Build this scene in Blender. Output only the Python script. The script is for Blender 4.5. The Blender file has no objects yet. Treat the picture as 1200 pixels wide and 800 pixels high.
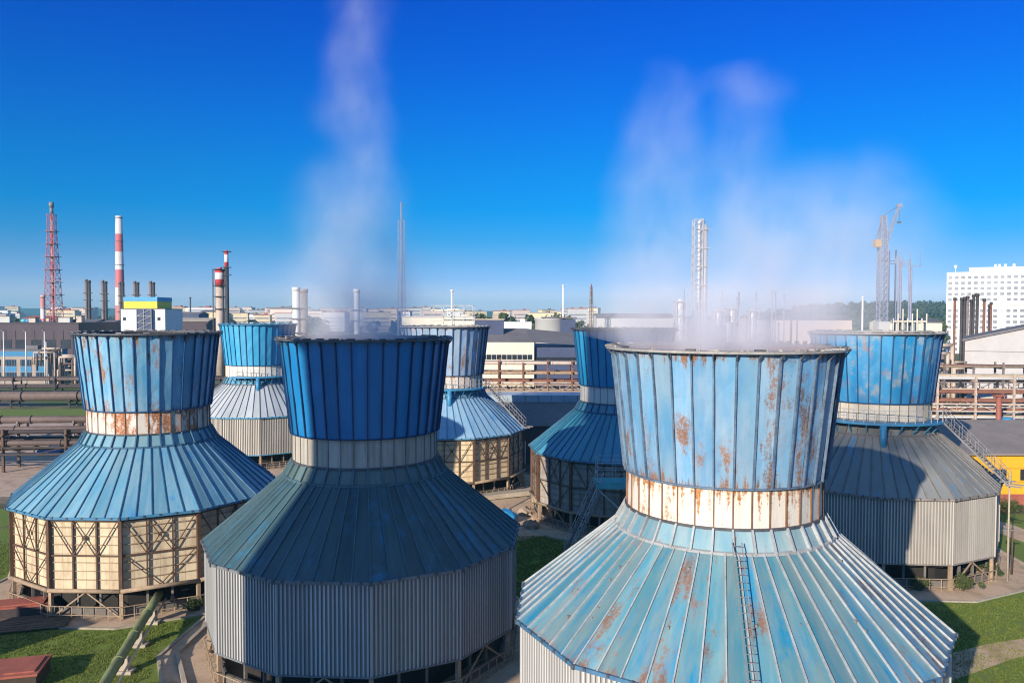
import bpy, math, random
from math import sin, cos, pi, radians, sqrt, atan2
from mathutils import Vector, Matrix
random.seed(7)
sc = bpy.context.scene
COL = sc.collection

# ------------------------------------------------------------------ camera
CAMZ = 21.28; PITCH = radians(1.99); F = 938.0
cam = bpy.data.cameras.new('camera'); cam.sensor_width = 36.0; cam.lens = 36.0*F/1200.0
cam.clip_start = 0.1; cam.clip_end = 20000
co = bpy.data.objects.new('camera', cam); COL.objects.link(co)
co.location = (0, 0, CAMZ); co.rotation_euler = (pi/2 - PITCH, radians(-0.1), 0)
sc.camera = co
# ------------------------------------------------------------------ world, sun
SUN_EL = radians(19.0); SUNV = Vector((-0.545, -0.838, 0)).normalized()
SUN_AZ = atan2(SUNV.x, SUNV.y)
w = bpy.data.worlds.new('World'); sc.world = w; w.use_nodes = True
nt = w.node_tree; nt.nodes.clear()
out = nt.nodes.new('ShaderNodeOutputWorld'); bg = nt.nodes.new('ShaderNodeBackground')
sky = nt.nodes.new('ShaderNodeTexSky'); sky.sky_type = 'NISHITA'; sky.sun_disc = False
sky.sun_elevation = SUN_EL; sky.sun_rotation = SUN_AZ
sky.altitude = 150; sky.air_density = 1.0; sky.dust_density = 0.25; sky.ozone_density = 3.0
# the photograph's deep saturated grading of a clear sky: tint by height above the horizon
TINT = [(0.0, (.44, .52, .92)), (.023, (.42, .50, .92)), (.042, (.25, .40, .82)), (.067, (.145, .345, .68)), (.091, (.05, .325, .65)), (.125, (.002, .325, .67)),
        (.176, (.0, .315, .70)), (.235, (.0, .280, .76)), (.302, (.0, .232, .80)), (.362, (.0, .198, .81)), (.46, (.45, .74, .95)), (.7, (.92, 1.0, 1.0))]
tcw = nt.nodes.new('ShaderNodeTexCoord'); spw = nt.nodes.new('ShaderNodeSeparateXYZ'); rpw = nt.nodes.new('ShaderNodeValToRGB')
nt.links.new(tcw.outputs['Generated'], spw.inputs[0]); nt.links.new(spw.outputs[2], rpw.inputs[0])
while len(rpw.color_ramp.elements) < len(TINT): rpw.color_ramp.elements.new(.5)
for e_, (z_, c_) in zip(rpw.color_ramp.elements, TINT): e_.position = z_; e_.color = (*c_, 1)
mxw = nt.nodes.new('ShaderNodeMix'); mxw.data_type = 'RGBA'; mxw.blend_type = 'MULTIPLY'; mxw.inputs[0].default_value = 1.0
nt.links.new(sky.outputs[0], mxw.inputs[6]); nt.links.new(rpw.outputs[0], mxw.inputs[7]); nt.links.new(mxw.outputs[2], bg.inputs[0])
bg.inputs[1].default_value = 0.14
nt.links.new(bg.outputs[0], out.inputs[0])
sl = bpy.data.lights.new('sun', 'SUN'); sl.energy = 4.9; sl.angle = radians(0.5); sl.color = (1.0, 0.87, 0.70)
so = bpy.data.objects.new('sun', sl); COL.objects.link(so)
so.location = (-60, -90, 120)
tosun = Vector((SUNV.x*cos(SUN_EL), SUNV.y*cos(SUN_EL), sin(SUN_EL)))
so.rotation_euler = tosun.to_track_quat('Z', 'Y').to_euler()
vs = sc.view_settings; vs.view_transform = 'Standard'; vs.look = 'None'; vs.gamma = 1; vs.exposure = 0.42
vs.use_curve_mapping = False
sc.cycles.max_bounces = 6; sc.cycles.diffuse_bounces = 3; sc.cycles.glossy_bounces = 2
sc.cycles.volume_bounces = 4; sc.cycles.transparent_max_bounces = 12
sc.cycles.volume_max_steps = 256
sc.cycles.use_denoising = True
sc.cycles.pixel_filter_type = 'BLACKMAN_HARRIS'; sc.cycles.filter_width = 1.15

def P(u, v, Y):
    "world point seen at photo pixel (u, v) at forward distance Y"
    a = (u-600)/F; b = (400-v)/F
    dy = cos(PITCH)+b*sin(PITCH); dz = -sin(PITCH)+b*cos(PITCH)
    return Vector((a/dy*Y, Y, CAMZ+dz/dy*Y))
def G(u, v):
    b = (400-v)/F
    dy = cos(PITCH)+b*sin(PITCH); dz = -sin(PITCH)+b*cos(PITCH)
    return P(u, v, -CAMZ/dz*dy)

# ------------------------------------------------------------------ materials
def new_mat(name):
    m = bpy.data.materials.new(name); m.use_nodes = True
    t = m.node_tree; t.nodes.clear()
    o = t.nodes.new('ShaderNodeOutputMaterial'); b = t.nodes.new('ShaderNodeBsdfPrincipled')
    t.links.new(b.outputs[0], o.inputs[0])
    return m, t, b
class NB:
    def __init__(s, t): s.t = t
    def n(s, ty, **k):
        x = s.t.nodes.new(ty)
        for a, b in k.items(): setattr(x, a, b)
        return x
    def l(s, a, b): s.t.links.new(a, b)
    def val(s, sock, v):
        if isinstance(v, (int, float)): sock.default_value = v
        elif isinstance(v, tuple): sock.default_value = v if len(v) == len(sock.default_value) else (*v, 1)
        else: s.l(v, sock)
    def math(s, op, a, b=0.0, c=None, clamp=False):
        x = s.n('ShaderNodeMath', operation=op, use_clamp=clamp)
        s.val(x.inputs[0], a); s.val(x.inputs[1], b)
        if c is not None: s.val(x.inputs[2], c)
        return x.outputs[0]
    def mix(s, f, a, b, bt='MIX'):
        x = s.n('ShaderNodeMix', data_type='RGBA', blend_type=bt)
        s.val(x.inputs[0], f); s.val(x.inputs[6], a); s.val(x.inputs[7], b)
        return x.outputs[2]
    def noise(s, vec, scale=1, detail=4, rough=.55, dist=0):
        x = s.n('ShaderNodeTexNoise'); x.inputs['Scale'].default_value = scale
        x.inputs['Detail'].default_value = detail; x.inputs['Roughness'].default_value = rough
        x.inputs['Distortion'].default_value = dist
        if vec is not None: s.l(vec, x.inputs['Vector'])
        return x.outputs[0]
    def mapv(s, vec, scale=(1, 1, 1), loc=(0, 0, 0)):
        x = s.n('ShaderNodeMapping'); s.l(vec, x.inputs[0])
        x.inputs['Scale'].default_value = scale; x.inputs['Location'].default_value = loc
        return x.outputs[0]
    def rng(s, v, a, b, c=0.0, d=1.0, smooth=False):
        x = s.n('ShaderNodeMapRange'); x.interpolation_type = 'SMOOTHSTEP' if smooth else 'LINEAR'
        s.val(x.inputs[0], v); x.inputs[1].default_value = a; x.inputs[2].default_value = b
        x.inputs[3].default_value = c; x.inputs[4].default_value = d
        return x.outputs[0]
    def bump(s, h, strength=.3, dist=.05):
        x = s.n('ShaderNodeBump'); x.inputs['Strength'].default_value = strength
        x.inputs['Distance'].default_value = dist; s.l(h, x.inputs['Height'])
        return x.outputs[0]
def plain(name, col, rough=.7, var=.25, scale=.6, metal=0.0, bump=0.0):
    "painted / rendered surface with mottled wear"
    m, t, b = new_mat(name); q = NB(t)
    tc = q.n('ShaderNodeTexCoord'); oi = q.n('ShaderNodeObjectInfo')
    f1 = q.noise(tc.outputs['Object'], scale, 6, .62); f2 = q.noise(tc.outputs['Object'], scale*9, 3, .6)
    f = q.math('MULTIPLY_ADD', f2, .35, q.math('MULTIPLY', f1, .65))
    d = tuple(c*(1-var) for c in col); e = tuple(min(1, c*(1+var)) for c in col)
    c = q.mix(q.rng(f, .32, .68), d, e)
    q.l(c, b.inputs['Base Color']); b.inputs['Roughness'].default_value = rough; b.inputs['Metallic'].default_value = metal
    if bump: q.l(q.bump(f2, bump, .05), b.inputs['Normal'])
    return m
def paint(name, c0, c1, fade, rust=(.30, .115, .045), rustamt=0.0, toprust=0.0, botrust=0.0, fadeamt=.5, dirt=0.0, dirtc=(.12, .10, .08),
          panel=.25, seed=0.0, rough=.42, patch=None, patchamt=0.0, length=6.0, streak=0.0):
    "weathered sheet-metal paint; UV = (metres round, metres down)"
    m, t, b = new_mat(name); q = NB(t)
    uv = q.n('ShaderNodeUVMap'); uv.uv_map = 'UVMap'
    at = q.n('ShaderNodeAttribute'); at.attribute_name = 'pv'; pv = at.outputs['Fac']
    base = q.mapv(uv.outputs[0], (1, 1, 1), (seed*7.3, seed*3.1, seed))
    sep = q.n('ShaderNodeSeparateXYZ'); q.l(uv.outputs[0], sep.inputs[0]); vv = sep.outputs[1]
    # offset every panel so that patches break at the seams
    cmb = q.n('ShaderNodeCombineXYZ'); q.l(q.math('MULTIPLY', pv, 1.7), cmb.inputs[0]); q.l(q.math('MULTIPLY', pv, 2.3), cmb.inputs[1])
    va = q.n('ShaderNodeVectorMath', operation='ADD'); q.l(base, va.inputs[0]); q.l(cmb.outputs[0], va.inputs[1])
    pvec = va.outputs[0]
    n1 = q.noise(q.mapv(base, (.35, .22, 1)), 1.0, 5, .6)
    n2 = q.noise(q.mapv(pvec, (1.6, .28, 1)), 1.0, 6, .62)
    n3 = q.noise(q.mapv(pvec, (1.05, .34, 1)), 1.0, 10, .74)
    n4 = q.noise(q.mapv(pvec, (3.2, .22, 1)), 1.0, 6, .7)
    n5 = q.noise(base, 7.0, 4, .7)
    c = q.mix(q.rng(n1, .38, .62), c0, c1)
    if patchamt > 0 and patch:
        npz = q.noise(q.mapv(pvec, (.45, .3, 1), (31, 7, 0)), 1.0, 8, .7)
        c = q.mix(q.math('MULTIPLY', q.rng(npz, .62-.25*patchamt, .74-.25*patchamt, 0, 1, True), .9), c, patch)
    c = q.mix(q.math('MULTIPLY', q.rng(n2, .40, .70), fadeamt), c, fade)
    # per panel tone; on corrugated walls also the painted groove shade
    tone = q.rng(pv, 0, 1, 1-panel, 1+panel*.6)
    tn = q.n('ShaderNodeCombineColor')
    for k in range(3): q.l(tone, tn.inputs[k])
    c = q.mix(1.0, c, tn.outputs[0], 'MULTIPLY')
    gr = q.noise(q.mapv(base, (2.6, .55, 1), (11, 5, 0)), 1.0, 9, .75)
    c = q.mix(q.rng(gr, .56, .74, 0, .42), c, dirtc)
    if dirt > 0:
        c = q.mix(q.math('MULTIPLY', q.rng(n4, .42, .75), dirt), c, dirtc)
    if streak > 0:
        st = q.noise(q.mapv(base, (6.0, .12, 1), (3, 3, 0)), 1.0, 5, .7)
        c = q.mix(q.math('MULTIPLY', q.rng(st, .5, .72), streak), c, dirtc)
    n6 = q.noise(base, 26.0, 3, .7)
    speck = q.math('ADD', q.math('MULTIPLY', q.math('SUBTRACT', n5, .5), .16), q.math('MULTIPLY', q.math('SUBTRACT', n6, .5), .12))
    masks = []
    if rustamt > 0:
        nb = q.math('ADD', q.math('ADD', n3, speck), q.math('MULTIPLY', q.math('SUBTRACT', pv, .5), .14))
        masks.append(q.rng(nb, .69-.26*rustamt, .78-.26*rustamt))
    if toprust > 0:
        a = q.math('SUBTRACT', q.math('ADD', n4, q.math('MULTIPLY', q.math('SUBTRACT', n5, .5), .25)), q.math('MULTIPLY', vv, .24/toprust))
        masks.append(q.rng(a, .46, .52))
    if botrust > 0:
        a = q.math('SUBTRACT', n4, q.math('MULTIPLY', q.math('SUBTRACT', length, vv), .22/botrust))
        masks.append(q.rng(a, .45, .53))
    if masks:
        mk = masks[0]
        for x in masks[1:]: mk = q.math('MAXIMUM', mk, x)
        mk = q.math('MULTIPLY', mk, q.rng(n5, .30, .52, .35, 1.0), clamp=True)
        rc = q.mix(q.rng(q.math('ADD', n6, q.math('SUBTRACT', n2, .5)), .3, .7), tuple(x*.62 for x in rust), tuple(x*1.45 for x in rust))
        c = q.mix(mk, c, rc)
        q.l(q.rng(mk, 0, 1, rough, .85), b.inputs['Roughness'])
    else:
        b.inputs['Roughness'].default_value = rough
    q.l(c, b.inputs['Base Color'])
    h = q.math('MULTIPLY_ADD', n1, 1.6, q.math('MULTIPLY', n5, .12))
    q.l(q.bump(h, .35, .06), b.inputs['Normal'])
    return m
def panelwall(name, col, dark, mortar=.012):
    m, t, b = new_mat(name); q = NB(t)
    uv = q.n('ShaderNodeUVMap'); uv.uv_map = 'UVMap'
    br = q.n('ShaderNodeTexBrick'); br.offset = 0.0; q.l(uv.outputs[0], br.inputs['Vector'])
    br.inputs['Scale'].default_value = 1.0; br.inputs['Brick Width'].default_value = .84; br.inputs['Row Height'].default_value = .62
    br.inputs['Mortar Size'].default_value = mortar
    br.inputs['Color1'].default_value = (*col, 1); br.inputs['Color2'].default_value = (*[x*.86 for x in col], 1)
    br.inputs['Mortar'].default_value = (*dark, 1)
    n = q.noise(q.mapv(uv.outputs[0], (1.2, .35, 1)), 1.0, 7, .68)
    c = q.mix(q.math('MULTIPLY', q.rng(n, .44, .70), .8), br.outputs[0], dark)
    n2 = q.noise(uv.outputs[0], 5.0, 5, .7)
    c = q.mix(q.rng(n2, .62, .8, 0, .5), c, tuple(x*.5 for x in dark))
    q.l(c, b.inputs['Base Color']); b.inputs['Roughness'].default_value = .75
    return m
def bands(name, cols, z0, step, rough=.6):
    "painted warning bands up a chimney (object Z)"
    m, t, b = new_mat(name); q = NB(t)
    tc = q.n('ShaderNodeTexCoord'); sp = q.n('ShaderNodeSeparateXYZ'); q.l(tc.outputs['Object'], sp.inputs[0])
    k = q.math('MODULO', q.math('DIVIDE', q.math('SUBTRACT', sp.outputs[2], z0), step), 2.0)
    c = q.mix(q.math('GREATER_THAN', k, 1.0), cols[0], cols[1])
    n = q.noise(q.mapv(tc.outputs['Object'], (1, 1, .15)), .9, 5, .65)
    c = q.mix(q.rng(n, .45, .75, 0, .45), c, (.25, .2, .17))
    q.l(c, b.inputs['Base Color']); b.inputs['Roughness'].default_value = rough
    return m
M = {}
M['steel'] = plain('steel_grey', (.20, .20, .21), .55, .3, 1.2)
M['rimdark'] = plain('rim_dark', (.075, .08, .095), .6, .5, 1.5)
M['rimpale'] = plain('rim_pale', (.30, .29, .28), .6, .4, 1.5)
M['brown'] = plain('frame_brown', (.10, .055, .035), .7, .4, 1.5)
M['brownpale'] = plain('frame_beige', (.34, .25, .17), .7, .35, 1.5)
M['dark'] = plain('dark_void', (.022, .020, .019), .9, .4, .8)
M['darkbrown'] = plain('dark_brown', (.055, .038, .028), .9, .4, .8)
M['concrete'] = plain('concrete', (.42, .36, .29), .9, .3, .35, bump=.2)
M['concdark'] = plain('concrete_dark', (.15, .135, .12), .9, .35, .4, bump=.2)
M['bluesteel'] = plain('steel_blue', (.045, .24, .44), .5, .25, 1.0)
M['palerail'] = plain('rail_pale', (.42, .43, .44), .5, .2, 2)
M['teal'] = plain('teal', (.10, .42, .46), .55, .2, 1)
M['rustpipe'] = plain('rust_pipe', (.20, .085, .055), .7, .35, .5)
M['redpipe'] = plain('red_pipe', (.30, .10, .065), .65, .3, .5)
M['palepipe'] = plain('pale_pipe', (.50, .41, .34), .55, .25, .4)
M['lagged'] = plain('lagged_pipe', (.42, .33, .22), .5, .3, .4)
M['silver'] = plain('silver_pipe', (.52, .52, .53), .4, .2, .5, .3)
M['mauve'] = plain('mauve_pipe', (.125, .088, .08), .7, .35, .3)
M['mauvedark'] = plain('mauve_dark', (.05, .038, .040), .8, .4, .3)
M['greenpipe'] = plain('green_pipe', (.20, .23, .10), .6, .35, .8, bump=.2)
M['brick'] = plain('brick_red', (.34, .10, .07), .85, .3, .8, bump=.2)
M['wood'] = plain('old_planks', (.13, .095, .065), .9, .4, 1.5)
M['white'] = plain('white_render', (.74, .74, .75), .8, .08, .15)
M['cream'] = plain('cream_render', (.66, .55, .36), .8, .14, .12)
M['creamw'] = plain('cream_white', (.72, .68, .56), .8, .1, .12)
M['greyshed'] = plain('grey_sheet', (.46, .45, .45), .7, .12, .25)
M['greyroof'] = plain('grey_roof', (.16, .15, .16), .8, .25, .15)
M['darkroof'] = plain('dark_roof', (.075, .068, .075), .85, .3, .12)
M['mauvewall'] = plain('mauve_wall', (.085, .064, .078), .85, .15, .1)
M['bluewall'] = plain('blue_wall', (.03, .21, .43), .7, .2, .2)
M['navy'] = plain('navy_wall', (.055, .075, .15), .7, .2, .15)
M['yellow'] = plain('yellow_wall', (.78, .40, .02), .65, .1, .2)
M['yellowb'] = plain('yellow_band', (.78, .62, .05), .65, .1, .2)
M['skyband'] = plain('sky_band', (.08, .34, .60), .65, .15, .2)
M['glass'] = plain('window_glass', (.028, .034, .048), .18, .4, .4)
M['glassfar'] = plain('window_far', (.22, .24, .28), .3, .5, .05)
M['tank'] = plain('tank_grey', (.46, .47, .46), .5, .12, .2)
M['orange'] = plain('orange', (.65, .24, .03), .6, .15, .6)
M['red'] = plain('red_paint', (.50, .06, .05), .6, .25, .6)
M['white2'] = plain('white_steel', (.72, .72, .72), .5, .12, .3)
M['soot'] = plain('soot_steel', (.055, .050, .055), .7, .45, .3)
M['sootpale'] = plain('worn_steel', (.20, .17, .17), .7, .45, .3)
M['redlat'] = plain('lattice_red', (.36, .12, .15), .7, .25, .1)
M['cranelat'] = plain('crane_grey', (.24, .26, .36), .6, .25, .2)
M['bark'] = plain('bark', (.07, .05, .035), .95, .4, 2)
M['pinkpale'] = plain('pink_render', (.62, .50, .44), .85, .1, .05)
M['greypale'] = plain('grey_render', (.50, .50, .50), .85, .1, .05)

def leafmat(name, a, b_):
    m, t, b = new_mat(name); q = NB(t)
    tc = q.n('ShaderNodeTexCoord'); oi = q.n('ShaderNodeObjectInfo')
    n = q.noise(tc.outputs['Object'], .35, 4, .6)
    at = q.n('ShaderNodeAttribute'); at.attribute_name = 'pv'
    f = q.math('MULTIPLY_ADD', at.outputs['Fac'], .6, q.math('MULTIPLY', n, .5))
    q.l(q.mix(f, a, b_), b.inputs['Base Color']); b.inputs['Roughness'].default_value = .75
    return m
M['leaf1'] = leafmat('leaf_dark', (.018, .035, .010), (.06, .095, .025))
M['leaf2'] = leafmat('leaf_mid', (.03, .05, .012), (.09, .12, .03))
M['forest'] = leafmat('leaf_forest', (.014, .026, .012), (.06, .075, .028))
M['blade'] = leafmat('grass_blade', (.070, .100, .010), (.175, .205, .028))

def groundmat():
    m, t, b = new_mat('ground_mixed'); q = NB(t)
    g = q.n('ShaderNodeTexCoord').outputs['Object']
    big = q.noise(g, .012, 6, .6); mid = q.noise(g, .09, 7, .65); fine = q.noise(g, 1.6, 5, .7)
    grass = q.mix(fine, (.045, .08, .012), (.11, .15, .03))
    dirt = q.mix(fine, (.14, .105, .075), (.30, .235, .175))
    asph = q.mix(fine, (.05, .046, .05), (.10, .09, .09))
    c = q.mix(q.rng(mid, .44, .54), dirt, asph)
    c = q.mix(q.rng(big, .50, .56), c, grass)
    q.l(c, b.inputs['Base Color']); b.inputs['Roughness'].default_value = .95
    q.l(q.bump(fine, .4, .1), b.inputs['Normal']); return m
def grassmat():
    m, t, b = new_mat('turf'); q = NB(t)
    g = q.n('ShaderNodeTexCoord').outputs['Object']
    n1 = q.noise(g, .18, 6, .65); n2 = q.noise(g, 5.0, 6, .75); n3 = q.noise(g, .55, 5, .6)
    c = q.mix(n2, (.075, .13, .012), (.20, .28, .034))
    c = q.mix(q.rng(n1, .45, .7, 0, .55), c, (.16, .17, .045))
    c = q.mix(q.rng(n3, .60, .74, 0, .75), c, (.15, .115, .065))
    q.l(c, b.inputs['Base Color']); b.inputs['Roughness'].default_value = .95
    q.l(q.bump(n2, .8, .08), b.inputs['Normal']); return m
def dirtmat(name, a, b_, stain):
    m, t, b = new_mat(name); q = NB(t)
    g = q.n('ShaderNodeTexCoord').outputs['Object']
    n1 = q.noise(g, .5, 7, .7); n2 = q.noise(g, 6.0, 5, .75); n3 = q.noise(g, .22, 5, .6)
    c = q.mix(n2, a, b_); c = q.mix(q.rng(n1, .46, .66, 0, .7), c, stain)
    c = q.mix(q.rng(n3, .60, .70, 0, .5), c, (.09, .12, .03))
    q.l(c, b.inputs['Base Color']); b.inputs['Roughness'].default_value = .95
    q.l(q.bump(n2, .5, .05), b.inputs['Normal']); return m
M['ground'] = groundmat(); M['turf'] = grassmat()
M['dirt'] = dirtmat('dirt_path', (.46, .31, .20), (.66, .48, .33), (.32, .21, .14))
M['apron'] = dirtmat('apron_concrete', (.46, .33, .22), (.66, .49, .35), (.30, .21, .14))
M['yard'] = dirtmat('yard_concrete', (.46, .32, .23), (.64, .47, .36), (.24, .17, .13))
M['asphalt'] = dirtmat('asphalt', (.05, .047, .05), (.085, .08, .08), (.035, .033, .035))

# ------------------------------------------------------------------ mesh builder
class MB:
    def __init__(s): s.v = []; s.f = []; s.m = []; s.uv = []; s.pv = []; s.sm = []
    def face(s, idx, m=0, uv=None, pv=.5, sm=False):
        s.f.append(tuple(idx)); s.m.append(m); s.uv.append(uv); s.pv.append(pv); s.sm.append(sm)
    def quad(s, a, b, c, d, m=0, uv=None, pv=.5, sm=False):
        i = len(s.v); s.v += [tuple(a), tuple(b), tuple(c), tuple(d)]; s.face((i, i+1, i+2, i+3), m, uv, pv, sm)
    def poly(s, pts, m=0):
        i = len(s.v); s.v += [tuple(p) for p in pts]; s.face(range(i, i+len(pts)), m)
    def box(s, c, sz, rz=0, m=0):
        i = len(s.v); ca, sa = cos(rz), sin(rz)
        for dz in (-.5, .5):
            for dx, dy in ((-.5, -.5), (.5, -.5), (.5, .5), (-.5, .5)):
                x, y = dx*sz[0], dy*sz[1]
                s.v.append((c[0]+x*ca-y*sa, c[1]+x*sa+y*ca, c[2]+dz*sz[2]))
        for q in ((3, 2, 1, 0), (4, 5, 6, 7), (0, 1, 5, 4), (1, 2, 6, 5), (2, 3, 7, 6), (3, 0, 4, 7)):
            s.face([i+k for k in q], m)
    def beam(s, p, q, wd=.1, h=.1, m=0, up=None):
        p = Vector(p); q = Vector(q); d = (q-p)
        if d.length < 1e-6: return
        d.normalize(); up = Vector(up) if up else Vector((0, 0, 1))
        if abs(d.dot(up)) > .98: up = Vector((1, 0, 0)) if abs(d.x) < .9 else Vector((0, 1, 0))
        a = d.cross(up).normalized()*wd/2; b = a.cross(d).normalized()*h/2
        i = len(s.v)
        for e in (p, q): s.v += [tuple(e-a-b), tuple(e+a-b), tuple(e+a+b), tuple(e-a+b)]
        for k in ((0, 1, 2, 3), (7, 6, 5, 4), (4, 5, 1, 0), (5, 6, 2, 1), (6, 7, 3, 2), (7, 4, 0, 3)): s.face([i+j for j in k], m)
    def tube(s, p, q, r0, r1=None, n=8, m=0, cap=True):
        p = Vector(p); q = Vector(q); r1 = r0 if r1 is None else r1
        d = (q-p).normalized(); up = Vector((0, 0, 1)) if abs(d.z) < .95 else Vector((1, 0, 0))
        a = d.cross(up).normalized(); b = d.cross(a)
        i = len(s.v)
        for e, r in ((p, r0), (q, r1)):
            for k in range(n):
                t = 2*pi*k/n; s.v.append(tuple(e+(a*cos(t)+b*sin(t))*r))
        for k in range(n): s.face((i+k, i+n+k, i+n+(k+1) % n, i+(k+1) % n), m, sm=True)
        if cap:
            s.face([i+k for k in range(n)], m); s.face([i+n+k for k in range(n-1, -1, -1)], m)
    def path(s, pts, r, n=8, m=0):
        for a, b in zip(pts, pts[1:]): s.tube(a, b, r, r, n, m)
    def lathe(s, prof, n=24, m=0, ph=0.0, sm=True, closed=False, a0=0.0, a1=None):
        i = len(s.v); full = a1 is None; cnt = n if full else n+1
        for r, z in prof:
            for k in range(cnt):
                t = ph+(2*pi*k/n if full else a0+(a1-a0)*k/n); s.v.append((r*cos(t), r*sin(t), z))
        L = len(prof)
        for j in range(L if closed else L-1):
            j2 = (j+1) % L
            for k in range(n):
                k2 = (k+1) % cnt
                s.face((i+j*cnt+k, i+j*cnt+k2, i+j2*cnt+k2, i+j2*cnt+k), m, sm=sm)
    def disc(s, r, z, n=24, m=0, ph=0.0):
        s.poly([(r*cos(ph+2*pi*k/n), r*sin(ph+2*pi*k/n), z) for k in range(n)], m)
    def move(s, off):
        s.v = [(a+off[0], b+off[1], c+off[2]) for a, b, c in s.v]; return s
    def mesh(s, name, mats):
        me = bpy.data.meshes.new(name); me.from_pydata(s.v, [], s.f)
        mats = mats if isinstance(mats, (list, tuple)) else [mats]
        for x in mats: me.materials.append(x)
        me.polygons.foreach_set('material_index', s.m); me.polygons.foreach_set('use_smooth', s.sm)
        if any(u is not None for u in s.uv):
            ul = me.uv_layers.new(name='UVMap'); flat = []
            for f, u in zip(s.f, s.uv):
                for k in range(len(f)): flat += list(u[k]) if u else [0, 0]
            ul.data.foreach_set('uv', flat)
        if any(x != .5 for x in s.pv):
            a = me.attributes.new('pv', 'FLOAT', 'FACE'); a.data.foreach_set('value', s.pv)
        me.update(); return me
    def build(s, name, mats, parent=None, loc=None):
        o = bpy.data.objects.new(name, s.mesh(name, mats)); COL.objects.link(o)
        if parent: o.parent = parent
        if loc is not None: o.location = loc
        return o
def tag(o, label=None, cat=None, group=None, kind=None):
    if label: o['label'] = label
    if cat: o['category'] = cat
    if group: o['group'] = group
    if kind: o['kind'] = kind
    return o
def thing(name, label, cat, loc=(0, 0, 0), rz=0.0, group=None):
    o = bpy.data.objects.new(name, None); COL.objects.link(o); o.empty_display_size = .5
    o.location = loc; o.rotation_euler = (0, 0, rz); return tag(o, label, cat, group)
def copy_tree(o, parent=None):
    c = o.copy(); COL.objects.link(c); c.parent = parent
    for ch in list(o.children): copy_tree(ch, c)
    return c
def struct(name, mb, mats): return tag(mb.build(name, mats), kind='structure')

# ------------------------------------------------------------------ ground
g = MB(); R0 = 4000
ring = [(R0*cos(2*pi*k/64), R0*sin(2*pi*k/64), 0) for k in range(64)]
g.poly(ring); struct('ground', g, M['ground'])
def sheet(name, pts, z, mat):
    b = MB(); b.poly([(p[0], p[1], z) for p in pts]); return struct(name, b, mat)
sheet('lawn', [(-60, 30), (60, 30), (60, 84), (22, 90), (-18, 90), (-60, 75)], .004, M['turf'])
sheet('yard', [(-120, 92), (-44, 92), (-30, 104), (-30, 170), (-120, 150)], .004, M['yard'])
sheet('grass_strip', [(-170, 158), (-30, 165), (-30, 180), (-170, 174)], .02, M['turf'])
sheet('grass_strip', [(-170, 98), (-52, 76), (-48, 84), (-150, 116)], .02, M['turf'])
sheet('road', [(-30, 100), (24, 104), (90, 86), (90, 98), (30, 122), (-30, 118)], .008, M['asphalt'])
def strip_path(name, pts, wd, mat, z):
    b = MB(); L = []; R = []
    for i, p in enumerate(pts):
        a = Vector(pts[max(0, i-1)]); c = Vector(pts[min(len(pts)-1, i+1)]); d = (c-a).normalized(); nrm = Vector((-d.y, d.x))
        ww = wd*(1+.12*sin(i*2.3))
        L.append(Vector(p)+nrm*ww/2); R.append(Vector(p)-nrm*ww/2)
    for i in range(len(pts)-1):
        b.quad((*R[i], z), (*R[i+1], z), (*L[i+1], z), (*L[i], z))
    return struct(name, b, mat)

TW = {'F': (10.162, 38.321, .186), 'B': (-9.417, 51.393, .204), 'A': (-29.254, 64.435, .223), 'E': (32.039, 70.628, -.335),
      'D': (11.852, 84.713, .37), 'C': (-8.27, 99.506, .418), 'G': (-37.187, 117.307, .318)}
strip_path('path', [(21, 43), (25, 47), (31, 50), (38, 52), (48, 53), (60, 53)], 2.4, M['dirt'], .012)
strip_path('path', [(44, 60), (47, 66), (49.5, 73), (49, 80), (47, 86)], 3.4, M['dirt'], .016)
strip_path('path', [(-46, 62), (-42, 57), (-36, 54.2)], 2.2, M['dirt'], .012)
strip_path('path', [(1.5, 75), (-2, 80), (-2, 88), (2, 96)], 4.5, M['dirt'], .012)
for k, (X, Y, rt) in TW.items():
    b = MB(); r = {'B': 12.6, 'A': 11.4}.get(k, 12.2)
    prof = [(0.0, .025), (r, .025), (r, .11), (r+.22, .11), (r+.22, -.05)]
    b.lathe(prof[1:], 12, 1, rt, False); b.disc(r, .025, 12, 0, rt)
    b.move((X, Y, 0)); struct('apron', b, [M['apron'], M['concrete']])

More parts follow.
